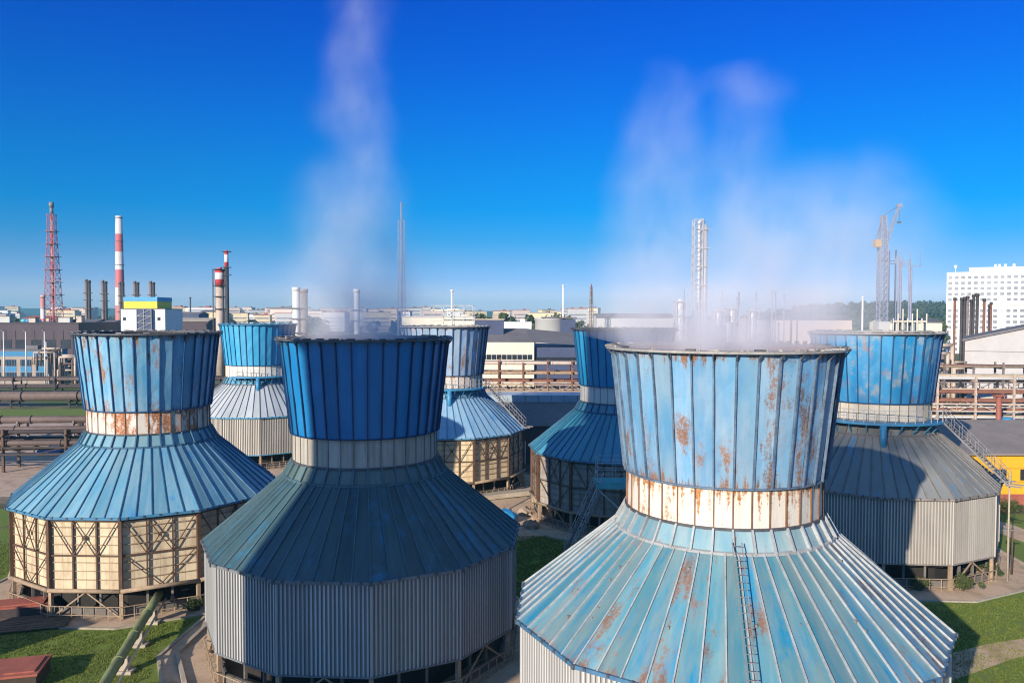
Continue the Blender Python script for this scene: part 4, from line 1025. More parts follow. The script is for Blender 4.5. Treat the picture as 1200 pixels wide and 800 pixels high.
# yellow shed
T = thing('yellow_shed', 'bright yellow shed with brick red plinth, blue doors and grey roof', 'shed', (62.6, 100, 0)); h0 = 5.6
b = MB(); b.box((0, 0, h0/2), (25, 22, h0)); b.build('wall', M['yellow'], T)
b = MB(); b.box((0, 0, .6), (25.16, 22.16, 1.2)); b.build('plinth', M['brick'], T)
b = MB(); slab(b, (-12.9, 12.9), -11.5, h0+.02, h0+2.3); slab(b, (-12.9, 12.9), 11.5, h0+.02, h0+2.3)
for s_ in (-12.5, 12.5): b.poly([(s_, -11, h0), (s_, 11, h0), (s_, 0, h0+2.2)])
b.build('roof', plain('roof_mauve', (.24, .205, .19), .8, .2, .3), T)
for xx in (-2.4, 5.0):
    b = MB(); b.box((xx, -11.12, 1.5), (2.4, .14, 3.0)); b.build('door', plain('door_blue%d' % xx, (.02, .12, .38), .5, .2, 1), T)
for xx in (-8, -5, 1.5):
    b = MB(); b.box((xx, -11.06, 3.4), (1.4, .14, 1.2)); b.build('window', M['glass'], T)
b = MB()
for z in (2.6, 4.1): b.box((0, -11.02, z), (25, .07, .05))
for k in range(8): b.box((-11+3.1*k, -11.02, 3.4), (.05, .07, 4.2))
b.build('panel_joint', plain('joint_ochre', (.4, .2, .02), .7, .2, 1), T)
for u, v, lb in ((1181, 488, 'blue pump unit behind the ridge of the yellow shed roof'), (1197, 502, 'light blue pump unit at the right edge behind the yellow shed')):
    t = P(u, v, 116); T = thing('pump_unit', lb, 'pump', (t.x, 116, 0), 0, 'blue pump units')
    b = MB(); b.tube((0, 0, 0), (0, 0, t.z-1.5), .5, .5, 12); b.tube((0, 0, t.z-1.5), (0, 0, t.z), .9, .7, 12); b.build('casing', M['bluesteel'] if u < 1190 else M['skyband'], T)
    b = MB(); b.tube((-1.6, 0, t.z-.8), (1.6, 0, t.z-.8), .35, .35, 10); b.build('branch_pipe', M['bluewall'], T)
# crane
cz = P(1035, 252, 250); T = thing('tower_crane', 'grey lattice tower crane with raised jib and an orange cabin', 'crane', (P(1033, 383, 250).x, 250, 0))
zc = P(1035, 285, 250).z
b = MB(); lattice(b, (0, 0), 9, zc, 2.3, 2.3, 16, .15); lattice(b, (0, 0), zc, cz.z, 2.1, 1.2, 6, .13); b.build('mast', M['cranelat'], T)
b = MB(); b.box((0, 0, P(1033, 376, 250).z/2), (3.6, 4, P(1033, 376, 250).z)); b.build('base', M['greypale'], T)
b = MB(); b.box((-2.0, -.5, zc+.1), (1.9, 2.0, 2.3)); b.build('cabin', plain('cabin_tan', (.50, .30, .10), .6, .2, .6), T)
jt = Vector((P(1054, 240, 250).x-T.location.x, 0, P(1054, 240, 250).z)); jb = Vector((1.1, 0, zc+.5))
b = MB()
for o_ in ((-.45, -.45), (-.45, .45), (.45, 0)): b.beam(jb+Vector((o_[0], o_[1], 0)), jt+Vector((o_[0]*.5, o_[1]*.5, 0)), .2, .2)
for i in range(10):
    p, q = jb.lerp(jt, i/10), jb.lerp(jt, (i+1)/10); s_ = (-1)**i; b.beam(p+Vector((-.4, .4*s_, 0)), q+Vector((.4, -.3*s_, 0)), .12, .12)
    b.beam(p+Vector((-.4*s_, -.4, 0)), q+Vector((.4*s_, .4, 0)), .1, .1)
b.box(jt, (1.5, .8, 1.0)); b.build('jib', M['cranelat'], T)
b = MB(); b.tube((0, 0, cz.z), jt, .08, .08, 6); b.tube((0, 0, cz.z), (-2.4, 0, zc+1), .07, .07, 6); b.tube(jt, (jt.x, 0, jt.z-5), .06, .06, 6); b.box((jt.x, 0, jt.z-5.2), (1.2, .3, .6)); b.build('cable', M['soot'], T)
# frame of stacks right of the crane
T = thing('stack_frame', 'group of tall dark vent pipes tied by a frame right of the crane', 'vent stacks', (0, 0, 0))
for u, vt in ((1042, 293), (1050, 292), (1053.5, 299), (1056, 305), (1066, 303), (1068, 311)):
    t = P(u, vt, 262); b = MB(); b.tube((t.x, 262, 0), (t.x, 262, t.z), .34, .3, 8); b.build('vent_pipe', M['cranelat'], T)
b = MB()
for (u0, u1, v) in ((1026, 1066, 305), (1042, 1068, 308), (1052, 1080, 311)):
    p, q = P(u0, v, 262), P(u1, v, 262); b.beam(p, q, .25, .25)
for u, v0, v1 in ((1058, 286, 311), (1067, 292, 306), (1079, 292, 311)): b.beam(P(u, v0, 262), P(u, v1, 262), .12, .12)
b.build('tie_frame', M['cranelat'], T)
b = MB(); z = P(1060, 372, 262).z
for i in range(8): xx = P(1040+5.5*i, 372, 262).x; b.beam((xx, 258, 0), (xx, 258, z+1.5*(i % 3)), .3, .3)
b.box((P(1058, 372, 262).x, 260, z-1), (12, 3, .4)); b.build('manifold', M['creamw'], T)

# process plant behind the steam of F
T = thing('distillation_column', 'tall twin pale process column in a ladder cage behind the steam', 'process column', (P(821, 257, 240).x, 240, 0)); zt = P(821, 257, 240).z
b = MB(); lattice(b, (-.9, 0), 0, zt, 2.6, 2.6, 18, .13); b.build('lattice_cage', M['palerail'], T)
b = MB(); b.tube((1.2, 0, 0), (1.2, 0, zt-2), .95, .9, 14); b.tube((1.2, 0, zt-2), (1.2, 0, zt-1.4), .9, .4, 14); b.build('column_shell', M['silver'], T)
b = MB(); b.tube((-.6, -.6, 0), (-.6, -.6, zt-.5), .35, .35, 10); b.path([(-.6, -.6, zt-.5), (.4, -.6, zt), (1.2, 0, zt-1)], .3, 8); b.build('riser_pipe', M['white2'], T)
b = MB()
for z in [zt-3-5.5*i for i in range(7)]: b.box((.8, 0, z), (3.9, 2.6, .2))
b.build('gallery', M['palerail'], T)
for i, (u, vt, wpx, lb) in enumerate(((797, 349, 12, 'pale square framed reactor left of the tall twin column'), (842, 360, 12, 'domed vessel right of the tall twin column'), (858, 357, 14, 'domed vessel with a vent, middle of the steamy plant'), (882, 360, 12, 'framed vessel at the right of the steamy plant'))):
    t = P(u, vt, 230+i*4); wd = wpx/F*232
    T = thing('process_vessel', lb, 'process vessel', (t.x, 230+i*4, 0), 0, 'process vessels behind the steam')
    b = MB(); b.lathe([(wd*.34, 0), (wd*.34, t.z-1.2), (wd*.2, t.z-.4), (.01, t.z)], 16); b.build('vessel', M['silver'] if i else M['white2'], T)
    b = MB(); lattice(b, (0, 0), 0, t.z-.8, wd, wd, 7, .12)
    for z in (t.z-1, t.z-5, t.z-9): b.box((0, 0, z), (wd*1.15, wd*1.15, .2))
    b.build('frame', M['palerail'], T)
    b = MB(); b.tube((wd*.4, 0, 0), (wd*.4, 0, t.z+2.5+(i % 2)*2.5), .18, .18, 8); b.build('vent', M['cranelat'], T)
pv_ = P(853, 377, 150)
T = thing('pressure_tank', 'upright silver cylinder just above the rim of the largest tower', 'tank', (pv_.x, 150, 0)); b = MB(); b.lathe([(.95, 0), (.95, pv_.z-.4), (.5, pv_.z), (.01, pv_.z+.1)], 18); b.build('shell', M['silver'], T)
b = MB(); lattice(b, (-1.4, 0), 0, pv_.z-.6, 1.6, 1.6, 8, .1); b.build('frame', M['brown'], T)
for i, (u, vt) in enumerate(((846, 341), (866, 342), (886, 344), (905, 340), (909, 341), (919, 345))):
    pole('thin vent in the steamy plant, '+['first', 'second', 'third', 'fourth', 'fifth', 'last'][i]+' from the tall twin column', u, vt, 270+i*3, .26, M['cranelat'], 'vent')
for i, (u0, u1, v, Y, mt, lb) in enumerate(((700, 790, 372, 290, 'greypale', 'pale low plant hall behind the steam, left of the twin column'), (880, 1000, 374, 300, 'pinkpale', 'pinkish low plant hall behind the steam, right of the vessels'), (1040, 1106, 377, 300, 'creamw', 'cream low hall at the foot of the crane'))):
    x, wd, h = span_px(u0, u1, v, Y); building('hall', lb, 'hall', x, Y+8, 0, wd, 14, h, M[mt], M['greyroof'], 'gable', 1.4, wins=[('f', 12, 1, h*.5, 3, 1.8, 1.6, 1)])

# ------------------------------------------------------------------ pipe racks
def pipe_rack(label, p, q, tiers, wd, spacing, pmat, truss=None, lean=0, seed=0):
    "tiers: list of (z, [(offset, radius, material)])"
    p = Vector((p[0], p[1], 0)); q = Vector((q[0], q[1], 0)); d = (q-p).normalized(); nr = Vector((-d.y, d.x, 0)); L = (q-p).length
    T = thing('pipe_rack', label, 'pipe rack', tuple((p+q)/2), 0, 'pipe racks of the plant'); c0 = (p+q)/2; rs = random.Random(seed)
    top = max(t[0] for t in tiers); n = max(2, int(L/spacing))
    for i in range(n+1):
        s_ = p.lerp(q, i/n)-c0; b = MB()
        for o_ in (-wd/2, wd/2): b.beam(s_+nr*o_, s_+nr*o_+Vector((0, 0, top+.5+.8*rs.random())), .30, .30)
        for z, _ in tiers: b.beam(s_+nr*(-wd/2-.4)+Vector((0, 0, z)), s_+nr*(wd/2+.4)+Vector((0, 0, z)), .24, .24)
        b.build('portal_frame', pmat, T)
    for z, pipes in tiers:
        for (o_, r, mt) in pipes:
            b = MB(); a, e = p-c0+nr*o_+Vector((0, 0, z+.12+r)), q-c0+nr*o_+Vector((0, 0, z+.12+r))
            b.tube(a, e, r, r, 10)
            k = max(2, int(L/9))
            for i in range(k): m_ = a.lerp(e, (i+.5*rs.random()+.2)/k); b.tube(m_-d*.09, m_+d*.09, r*1.22, r*1.22, 10)
            b.build('pipe', mt, T)
    if truss:
        zt0, zt1, mt = truss; b = MB(); k = n*2
        for o_ in (-wd/2-.2, wd/2+.2):
            for z in (zt0, zt1): b.beam(p-c0+nr*o_+Vector((0, 0, z)), q-c0+nr*o_+Vector((0, 0, z)), .2, .26)
            for i in range(k):
                a, e = p.lerp(q, i/k)-c0+nr*o_, p.lerp(q, (i+1)/k)-c0+nr*o_; za, zb_ = (zt0, zt1) if i % 2 else (zt1, zt0)
                b.beam(a+Vector((0, 0, za)), e+Vector((0, 0, zb_)), .12, .12)
                b.beam(a+Vector((0, 0, zt0)), a+Vector((0, 0, zt1)), .12, .12)
        b.build('truss', mt, T)
    return T
m = M
def mixed(seed, wd, n, mats, rmin=.10, rmax=.32):
    r_ = random.Random(seed); return [(-wd/2+wd*(k+.3+.4*r_.random())/n, r_.uniform(rmin, rmax), M[r_.choice(mats)]) for k in range(n)]
RB = ['rustpipe', 'redpipe', 'sootpale', 'palepipe', 'lagged', 'brownpale']; PB = ['palepipe', 'lagged', 'brownpale', 'silver', 'sootpale', 'rustpipe']
pipe_rack('rust red multi tier pipe rack crossing behind the two braced towers', (-16, 152), (34, 150), [(3.6, mixed(1, 5, 6, RB)), (5.0, mixed(2, 5, 6, RB)), (6.6, mixed(3, 5, 6, RB)), (8.2, mixed(4, 5, 5, RB)), (9.8, mixed(5, 5, 5, RB)), (11.6, mixed(6, 5, 4, RB, .15, .36))], 5.2, 4.2, m['rustpipe'], (6.9, 8.1, m['brownpale']), seed=1)
pipe_rack('lower tan pipe rack in front of the rust red rack', (-14, 140), (40, 138), [(2.2, mixed(7, 3, 4, RB)), (3.4, mixed(8, 3, 4, RB)), (4.8, mixed(9, 3, 4, PB))], 3.2, 5.0, m['sootpale'], (3.6, 4.7, m['brownpale']), seed=2)
pipe_rack('tall pale pipe rack with fat tan pipes passing behind the grey roofed tower', (54, 140), (135, 134), [(3.4, mixed(11, 5, 5, PB)), (4.8, mixed(12, 5, 5, PB)), (6.2, mixed(13, 5, 5, PB)), (7.7, mixed(14, 5, 5, PB+['rustpipe'])), (10.0, mixed(15, 5, 4, ['lagged', 'palepipe', 'silver'], .25, .46))], 5.4, 6.0, m['palepipe'], (4.9, 6.1, m['palepipe']), seed=3)
pipe_rack('small pale pipe bridge beyond the tall pale rack', (50, 156), (104, 152), [(6.5, mixed(16, 3, 4, RB)), (8.6, mixed(17, 3, 4, RB)), (11.0, mixed(18, 3, 3, PB))], 3.0, 5.0, m['sootpale'], (6.8, 8.4, m['sootpale']), seed=4)
T = thing('pipe_post', 'red steel post standing before the tall pale pipe rack', 'post', (P(1170, 505, 128).x, 128, 0)); b = MB(); b.tube((0, 0, 0), (0, 0, 8.2), .42, .42, 10); b.build('column', m['redpipe'], T); b = MB(); b.box((0, 0, 8.3), (1.6, 1.0, .3)); b.build('cap', m['redpipe'], T)
# pipe tangle between rack and exhausts
T = thing('pipe_manifold', 'tangle of bent pale pipes under the exhaust pipes', 'pipe manifold', (0, 0, 0)); rs = random.Random(5)
for i in range(16):
    b = MB(); Y = 176+rs.random()*10; u = 1088+rs.random()*40; a = P(u, 402+rs.random()*30, Y); r = .22+.2*rs.random()
    e = a+Vector((rs.choice((-1, 1))*(1.5+3*rs.random()), 0, 0)); b.path([(a.x, a.y, 0), a, e, (e.x, e.y, e.z-2-3*rs.random())], r, 8); b.build('pipe', m['palepipe'] if rs.random() < .6 else m['sootpale'], T)
T = thing('pipe_manifold', 'tangle of fine pale pipes beside the blue office', 'pipe manifold', (0, 0, 0)); rs = random.Random(9)
for i in range(18):
    b = MB(); Y = 228+rs.random()*10; u = 62+rs.random()*30; a = P(u, 408+rs.random()*28, Y); r = .16+.16*rs.random()
    e = a+Vector((rs.choice((-1, 1))*(2+4*rs.random()), 0, 0)); b.path([(a.x, a.y, 0), a, e, (e.x, e.y, max(0, e.z-2-4*rs.random()))], r, 8); b.build('pipe', m['palepipe'] if rs.random() < .5 else m['mauve'], T)
for i, (u, v0, wd_, hh_) in enumerate(((8, 379, 3.5, 2.2), (36, 379, 2.4, 1.6), (70, 379, 4.2, 1.8), (84, 379, 2.0, 2.4))):
    a = P(u, v0, 292); T = thing('roof_vent', ['wide', 'small', 'long low', 'tall'][i]+' pale vent box on the dark warehouse roof', 'roof vent', (a.x, 292+i*2, P(0, 380, 285).z+.3), 0, 'vents on the warehouse roof')
    b = MB(); b.box((0, 0, hh_/2), (wd_, 2.4, hh_)); b.build('casing', m['palepipe'] if i % 2 else m['tank'], T)
    b = MB(); b.box((0, 0, hh_+.12), (wd_+.5, 2.9, .22)); b.build('hood', m['rimdark'], T)
b = MB()
for k in range(18): b.box((-30+3.4*k, -15.06, 8), (.18, .1, 14))
b.build('wall_rib', m['mauvedark'], WB)
# left yard racks
pipe_rack('nearest dark pipe rack on stout brown columns at the left', (-92, 106), (-36, 111), [(3.3, [(-1.5, .4, m['mauve']), (0, .3, m['mauvedark']), (1.2, .45, m['mauvedark'])]), (4.9, [(-1.4, .3, m['mauvedark']), (.4, .4, m['mauve'])])], 4.0, 8, m['brown'], (2.4, 3.3, m['mauvedark']), seed=6)
pipe_rack('dark pipe rack with slim grey posts behind the nearest rack', (-110, 133), (-38, 139), [(2.6, [(-1.2, .62, m['mauve']), (.6, .35, m['mauvedark'])]), (1.3, [(-1, .25, m['mauvedark'])])], 3.4, 8.5, m['sootpale'], seed=7)
pipe_rack('low rack carrying one fat mauve pipe along the grass strip', (-150, 178), (-36, 184), [(1.4, [(-1.0, 1.1, m['mauve']), (1.5, .5, m['mauvedark'])])], 3.4, 12, m['mauvedark'], seed=8)
pipe_rack('farther dark multi pipe rack in front of the blue office', (-160, 206), (-45, 212), [(1.6, [(-1, .5, m['mauvedark']), (1, .5, m['mauve'])]), (3.6, [(-1.4, .4, m['mauve']), (0, .3, m['sootpale']), (1.4, .5, m['mauvedark'])])], 4.0, 10, m['mauvedark'], seed=9)
pipe_rack('distant brown pipe rack filling the gap beside the cyan tower', (-78, 238), (-20, 230), [(4.0, [(-1, .5, m['palepipe']), (1, .4, m['rustpipe'])]), (7.5, [(-1, .4, m['mauve']), (1, .5, m['palepipe'])]), (11, [(0, .5, m['mauve'])])], 4, 7, m['sootpale'], (7.9, 10.6, m['sootpale']), seed=10)
# blue car
c = G(64, 533); T = thing('car', 'small blue car parked on the concrete yard under the pipe rack', 'car', (c.x, c.y, 0), .2)
b = MB(); L, W_ = 4.2, 1.75
prof = [(-2.1, .35), (-2.1, .75), (-1.75, .92), (-1.0, 1.0), (-.45, 1.42), (.95, 1.45), (1.65, .98), (2.05, .9), (2.1, .35)]
for a_, c_ in zip(prof, prof[1:]): b.quad((a_[0], -W_/2, a_[1]), (c_[0], -W_/2, c_[1]), (c_[0], W_/2, c_[1]), (a_[0], W_/2, a_[1]))
for s_ in (-1, 1): b.poly([(x_, s_*W_/2, z_) for x_, z_ in prof])
b.build('body', plain('car_blue', (.02, .14, .42), .3, .1, 1), T)
for s_ in (-1, 1):
    b = MB(); b.poly([(-.85, s_*.885, 1.0), (-.42, s_*.885, 1.36), (.9, s_*.885, 1.38), (1.4, s_*.885, 1.0)]); b.build('window', M['glass'], T)
    for xx in (-1.3, 1.3):
        b = MB(); b.tube((xx, s_*.62, .33), (xx, s_*.9, .33), .33, .33, 14); b.build('wheel', M['dark'], T)

# ------------------------------------------------------------------ trees, hill, town
def crown(seed, n, H, R, s, mat):
    b = MB(); rs = random.Random(seed)
    cl = []
    for _ in range(16):
        h = .32+.62*rs.random(); rr = R*(1-abs(h-.55)*1.3)*(.3+.6*rs.random()); a = rs.random()*2*pi
        cl.append((Vector((rr*cos(a), rr*sin(a), h*H)), R*(.26+.22*rs.random()), rs.random()))
    for i in range(n):
        c0, cr, tone = rs.choice(cl); d = Vector((rs.gauss(0, 1), rs.gauss(0, 1), rs.gauss(0, .8))).normalized()*cr*(.45+.6*rs.random())
        c = c0+d; nn = (d.normalized()+Vector((rs.gauss(0, .5), rs.gauss(0, .5), rs.gauss(0, .5)))).normalized()
        a = nn.cross(Vector((rs.gauss(0, 1), rs.gauss(0, 1), rs.gauss(0, 1)))).normalized(); e = nn.cross(a)
        a *= s*(.5+.9*rs.random()); e *= s*(.4+.6*rs.random())
        b.quad(c-a-e*.6, c+a*.8-e, c+a+e*.7, c-a*.7+e, 0, None, min(.99, .1+.45*tone+.4*rs.random()))
    return b.mesh('crown', mat)
def trunk_mesh(H):
    b = MB(); b.tube((0, 0, 0), (0, 0, H*.55), H*.028, H*.016, 8)
    for k in range(5):
        a = k*1.3; b.tube((0, 0, H*(.25+.06*k)), (H*.18*cos(a), H*.18*sin(a), H*(.5+.06*k)), H*.011, H*.005, 6)
    return b.mesh('trunk', M['bark'])
CR = [crown(k, 900, 12, 4.6, .42, M['leaf1'] if k % 2 else M['leaf2']) for k in range(4)]; TM = trunk_mesh(12)
spots = []
rs = random.Random(11)
for u in range(562, 700, 7): spots.append((u+rs.random()*5, 345+rs.random()*60, .95+.5*rs.random(), 'in the tree line behind the grey tank'))
for u in (30, 36, 42, 47, 92, 97, 128, 133, 4, 12, 19): spots.append((u+rs.random()*3, 430+rs.random()*60, .8+.4*rs.random(), 'near the red lattice tower'))
for u in (238, 243, 248, 290, 300, 312, 322): spots.append((u, 330+rs.random()*60, .7+.4*rs.random(), 'beside the red and white column'))
for u in (1085, 1092, 1100, 1066): spots.append((u, 420+rs.random()*40, 1+.3*rs.random(), 'left of the white slab block'))
SZ = ['small', 'mid sized', 'tall', 'broad']
for i, (u, Y, s_, lb) in enumerate(spots):
    c = P(u, 367, Y); T = thing('tree', ('tall ' if s_ > 1.15 else 'low ')+('dark ' if (i % 4) % 2 else 'mid ')+'green leafy tree '+lb, 'tree', (c.x, Y, 0), i*1.7, 'leafy trees '+lb)
    T.scale = (s_*1.1, s_*1.1, s_*1.25)
    o = bpy.data.objects.new('crown', CR[i % 4]); COL.objects.link(o); o.parent = T
    o = bpy.data.objects.new('trunk', TM); COL.objects.link(o); o.parent = T
# wooded hill and far ridge
def hill(name, x0, x1, y0, y1, hf, nx, ny, mat):
    b = MB()
    for j in range(ny+1):
        for i in range(nx+1):
            x = x0+(x1-x0)*i/nx; y = y0+(y1-y0)*j/ny; b.v.append((x, y, hf(i/nx, j/ny)-.5))
    for j in range(ny):
        for i in range(nx): k = j*(nx+1)+i; b.face((k, k+1, k+nx+2, k+nx+1), sm=True)
    return struct(name, b, mat)
hx0, hx1, hy0, hy1 = P(870, 360, 1250).x, P(1330, 360, 1250).x, 1050, 1500
hfun = lambda s_, t: 33*(sin(pi*min(1, max(0, s_)))**.7)*sin(pi*t)*(1-.25*s_)+2*sin(9*s_)*sin(pi*s_)*sin(pi*t)
hill('hill', hx0, hx1, hy0, hy1, hfun, 40, 12, M['turf'])
hill('far_ridge', -2600, 2600, 3050, 3700, lambda s_, t: (26+12*sin(5*s_+1)+7*sin(17*s_)+4*sin(41*s_))*sin(pi*t), 120, 8, M['forest'])
b = MB(); rs = random.Random(3)
def treeblob(b, c, R, H, n, s):
    for _ in range(n):
        d = Vector((rs.gauss(0, 1), rs.gauss(0, 1), rs.gauss(0, 1))).normalized(); p = Vector((c[0]+d.x*R, c[1]+d.y*R, c[2]+H*.55+d.z*H*.45))
        nn = (d+Vector((rs.gauss(0, .4), rs.gauss(0, .4), rs.gauss(0, .4)))).normalized(); a = nn.cross(Vector((rs.gauss(0, 1), rs.gauss(0, 1), 1))).normalized(); e = nn.cross(a)
        a *= s*(.7+.6*rs.random()); e *= s*(.6+.6*rs.random()); b.quad(p-a-e, p+a-e, p+a+e, p-a+e, 0, None, rs.random()*.99)
for _ in range(1100):
    s_, t = rs.random(), .02+.58*rs.random(); H = 8+8*rs.random()
    treeblob(b, (hx0+(hx1-hx0)*s_, hy0+(hy1-hy0)*t, hfun(s_, t)-.5), 4+2*rs.random(), H, 34, 1.7)
tag(b.build('hill_wood', M['forest']), 'dark wood covering the hill behind the crane', 'wood', None, 'stuff')
b = MB()
for _ in range(1500):
    x = rs.uniform(-1500, 1500); y = rs.uniform(750, 2600)
    if abs(x) < .66*y: treeblob(b, (x, y, 0), 5+3*rs.random(), 9+7*rs.random(), 20, 2.6)
tag(b.build('far_wood', M['forest']), 'scattered belts of trees out towards the horizon', 'wood', None, 'stuff')
# town along the horizon
rs = random.Random(21); n_ = 0
TMs = [('white', M['white']), ('cream', M['cream']), ('pinkish', M['pinkpale']), ('pale grey', M['greypale'])]
ranges = [(-10, 22, 'left of the red lattice tower', 8), (62, 104, 'between the red lattice tower and the exhaust stacks', 14), (186, 252, 'left of the red and white column', 30), (272, 345, 'right of the red and white column', 30), (360, 470, 'behind the veil of steam', 26), (470, 560, 'behind the pale streaky tower', 16), (580, 700, 'above the tree line', 10)]
for (u0, u1, where, cnt) in ranges:
    for i in range(cnt):
        Y = rs.uniform(900, 1500); u = u0+(u1-u0)*(i+rs.random())/cnt; c = P(u, 367, Y)
        mi = rs.randrange(4); tall = rs.random() < .35; hh_ = 21.3+Y/938*(rs.uniform(3, 7) if tall else rs.uniform(-3, 3)); wd = rs.uniform(14, 34)
        T = thing('town_block', ('tall ' if tall else 'low ')+TMs[mi][0]+' block in hazy town '+where, 'block', (c.x, Y, 0), rs.uniform(-.5, .5), 'blocks of the town '+where)
        b = MB(); b.box((0, 0, hh_/2), (wd, 12, hh_)); b.build('wall', TMs[mi][1], T)
        b = MB(); b.box((0, 0, hh_+.3), (wd+.6, 12.6, .6)); b.box((wd*.2, 0, hh_+1.4), (wd*.15, 4, 1.8)); b.build('roof', M['greyroof'] if rs.random() < .6 else M['brick'], T)
        for r in range(int(hh_//4.5)):
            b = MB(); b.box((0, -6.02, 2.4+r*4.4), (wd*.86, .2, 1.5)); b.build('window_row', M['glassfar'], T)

# ------------------------------------------------------------------ grass blades
def blades(name, label, polys, n, seed):
    b = MB(); rs = random.Random(seed); cnt = 0
    ex = [(X, Y, {'B': 12.9, 'A': 11.7}.get(k, 12.5)) for k, (X, Y, _) in TW.items()]
    while cnt < n:
        x0, x1, y0, y1 = rs.choice(polys); x = rs.uniform(x0, x1); y = rs.uniform(y0, y1)
        if any((x-a)**2+(y-c)**2 < r*r for a, c, r in ex): cnt += 1; continue
        if sin(x*1.7+1.9*sin(y*.9))*sin(y*1.4+.8*sin(x*1.1)) > .62+.3*rs.random(): cnt += 1; continue
        for k in range(3):
            a = rs.random()*2*pi; hh_ = .05+.09*rs.random()**2; w_ = .022; dx, dy = cos(a)*w_, sin(a)*w_; px, py = x+rs.gauss(0, .06), y+rs.gauss(0, .06)
            i = len(b.v); b.v += [(px-dx, py-dy, .005), (px+dx, py+dy, .005), (px+rs.gauss(0, .04), py+rs.gauss(0, .04), hh_)]; b.face((i, i+1, i+2), 0, None, rs.random()*.99)
        cnt += 1
    tag(b.build(name, M['blade']), label, 'grass', None, 'stuff')
blades('grass', 'short green turf on the lawns around the towers', [(-44, -14, 41, 58), (-44, -14, 41, 58), (25, 50, 42, 66), (25, 50, 42, 66), (-3, 6, 58, 76), (-56, -38, 55, 74)], 90000, 2)

# ------------------------------------------------------------------ steam and haze
def steam(label, loc, balls, rings, seed, colour, mul, nscale=.32):
    mat = bpy.data.materials.new('steam'); mat.use_nodes = True; t = mat.node_tree; t.nodes.clear(); q = NB(t)
    o = q.n('ShaderNodeOutputMaterial'); v = q.n('ShaderNodeVolumePrincipled'); t.links.new(v.outputs[0], o.inputs['Volume'])
    v.inputs['Color'].default_value = (*colour, 1); v.inputs['Anisotropy'].default_value = -.2
    g_ = q.n('ShaderNodeTexCoord').outputs['Object']
    wn = q.n('ShaderNodeTexNoise'); wn.inputs['Scale'].default_value = .3; wn.inputs['Detail'].default_value = 4; q.l(g_, wn.inputs['Vector'])
    s1 = q.n('ShaderNodeVectorMath', operation='SUBTRACT'); q.l(wn.outputs[1], s1.inputs[0]); s1.inputs[1].default_value = (.5, .5, .5)
    s2 = q.n('ShaderNodeVectorMath', operation='SCALE'); q.l(s1.outputs[0], s2.inputs[0]); s2.inputs['Scale'].default_value = 2.6
    s3 = q.n('ShaderNodeVectorMath', operation='ADD'); q.l(g_, s3.inputs[0]); q.l(s2.outputs[0], s3.inputs[1]); pos = s3.outputs[0]
    tot = None
    for (cx, cy, cz_, rx, ry, rz_, wgt) in balls:
        a = q.n('ShaderNodeVectorMath', operation='SUBTRACT'); q.l(pos, a.inputs[0]); a.inputs[1].default_value = (cx, cy, cz_)
        d = q.n('ShaderNodeVectorMath', operation='DIVIDE'); q.l(a.outputs[0], d.inputs[0]); d.inputs[1].default_value = (rx, ry, rz_)
        ln = q.n('ShaderNodeVectorMath', operation='LENGTH'); q.l(d.outputs[0], ln.inputs[0])
        c = q.rng(ln.outputs['Value'], .15, 1.0, wgt, 0.0, True)
        tot = c if tot is None else q.math('ADD', tot, c)
    n = q.noise(q.mapv(pos, (1, 1, .6), (seed, seed, 0)), nscale, 4, .55)
    dn = q.math('MULTIPLY', q.math('MULTIPLY', tot, q.rng(n, .36, .64, .30, 1.6)), mul)
    q.l(dn, v.inputs['Density'])
    mat.cycles.homogeneous_volume = False
    try: mat.cycles.volume_step_rate = .35
    except Exception: pass
    b = MB(); K = 20; i0 = 0
    for (cx, cz_, rx, ry, cy) in rings:
        for k in range(K): a = 2*pi*k/K; b.v.append((cx+rx*cos(a), cy+ry*sin(a), cz_))
    R_ = len(rings)
    for j in range(R_-1):
        for k in range(K): b.face((j*K+k, j*K+(k+1) % K, (j+1)*K+(k+1) % K, (j+1)*K+k))
    b.face([k for k in range(K-1, -1, -1)]); b.face([(R_-1)*K+k for k in range(K)])
    return tag(b.build('steam_plume', mat, None, loc), label, 'steam', None, 'stuff')
def blobs(tw, lean, rows):
    X, Y, _ = TW[tw]; o = []
    for (u, v, rx, rz_, w_, *ry) in rows:
        dy = lean*max(0, (397-v))/F*Y; p = P(u, v, Y+dy); k = (Y+dy)/F
        o.append((p.x-X, dy, p.z-19.75, rx*k, (ry[0] if ry else rx)*k, rz_*k, w_))
    return o
Bb = [(0, 0, .2, 5.2, 5.2, 1.5, .30)]+blobs('B', .8, ((425, 372, 116, 60, .17), (420, 330, 112, 75, .085), (415, 280, 98, 75, .06), (412, 230, 86, 70, .05), (428, 190, 48, 58, .042), (430, 150, 46, 55, .045), (400, 128, 52, 60, .034), (426, 112, 46, 52, .042), (414, 78, 50, 52, .042), (412, 45, 54, 52, .042), (420, 12, 52, 52, .042), (408, -30, 58, 60, .04)))
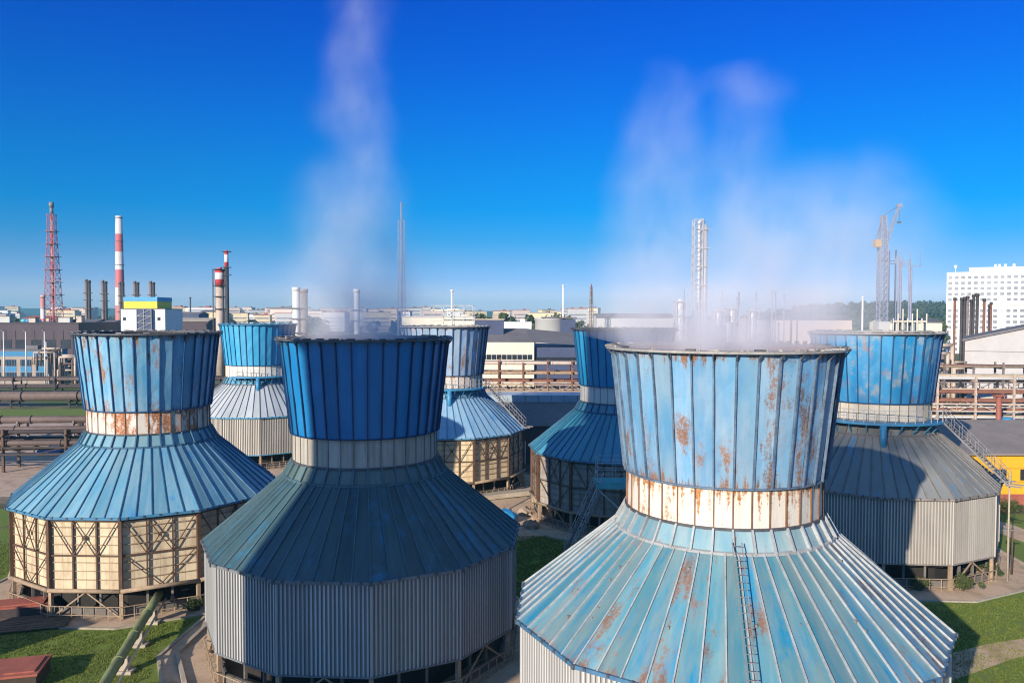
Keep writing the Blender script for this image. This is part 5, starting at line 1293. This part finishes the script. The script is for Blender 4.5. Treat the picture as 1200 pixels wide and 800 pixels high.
steam('thin steam plume rising from the deep blue tower', (-9.417, 51.393, 19.75), Bb, [(0, -.6, 5.0, 5.0, 0), (0, .1, 5.1, 5.1, 0), (0, .5, 6.6, 6.6, .2), (0, 4, 8.2, 7.6, 3), (-.4, 9, 8.0, 7.2, 7), (-.6, 15, 7.2, 6.6, 12), (-1.2, 22, 7.2, 6.6, 18), (-1.8, 34, 6.4, 6, 27)], 3.3, (.88, .90, .985), .78, .42)
Fb = [(0, 0, .15, 5.4, 5.4, 1.6, .55)]+blobs('F', .15, ((855, 380, 200, 70, .42, 150), (955, 372, 95, 62, .35), (745, 372, 70, 55, .26), (755, 335, 80, 72, .15), (757, 290, 78, 72, .13), (764, 240, 76, 72, .12), (768, 195, 70, 66, .12), (776, 150, 64, 60, .12), (788, 112, 50, 44, .11), (870, 310, 150, 110, .12), (860, 225, 84, 80, .09), (868, 180, 58, 60, .09), (870, 138, 50, 48, .10), (886, 104, 54, 36, .12), (850, 98, 46, 26, .07), (950, 320, 170, 105, .14), (950, 245, 120, 76, .10), (1025, 215, 78, 60, .09), (1035, 275, 110, 80, .07)))
steam('broad billowing steam plume rising from the largest light blue tower', (10.162, 38.321, 19.75), Fb, [(0, -.6, 5.0, 5.0, 0), (0, .1, 5.1, 5.1, 0), (0.6, .5, 7.6, 6.2, .1), (1.3, 3, 10.6, 7, .3), (1.6, 7, 11.4, 7, .8), (1.2, 10, 10.8, 6.4, 1.3), (0, 13.4, 7.0, 4.8, 1.6), (-.5, 15.4, 4.8, 3, 1.8)], 8.1, (.86, .875, .965), .47, .5)

hz = bpy.data.materials.new('haze'); hz.use_nodes = True; t = hz.node_tree; t.nodes.clear()
o = t.nodes.new('ShaderNodeOutputMaterial'); v = t.nodes.new('ShaderNodeVolumePrincipled'); t.links.new(v.outputs[0], o.inputs['Volume'])
v.inputs['Color'].default_value = (.28, .76, 1.0, 1); v.inputs['Density'].default_value = .00017; v.inputs['Anisotropy'].default_value = 0.0
hz.cycles.homogeneous_volume = True
b = MB(); b.box((0, 0, 40), (8200, 8200, 82.0)); hb = b.build('haze', hz); tag(hb, 'thin pale air over the whole plant', 'haze', None, 'stuff')
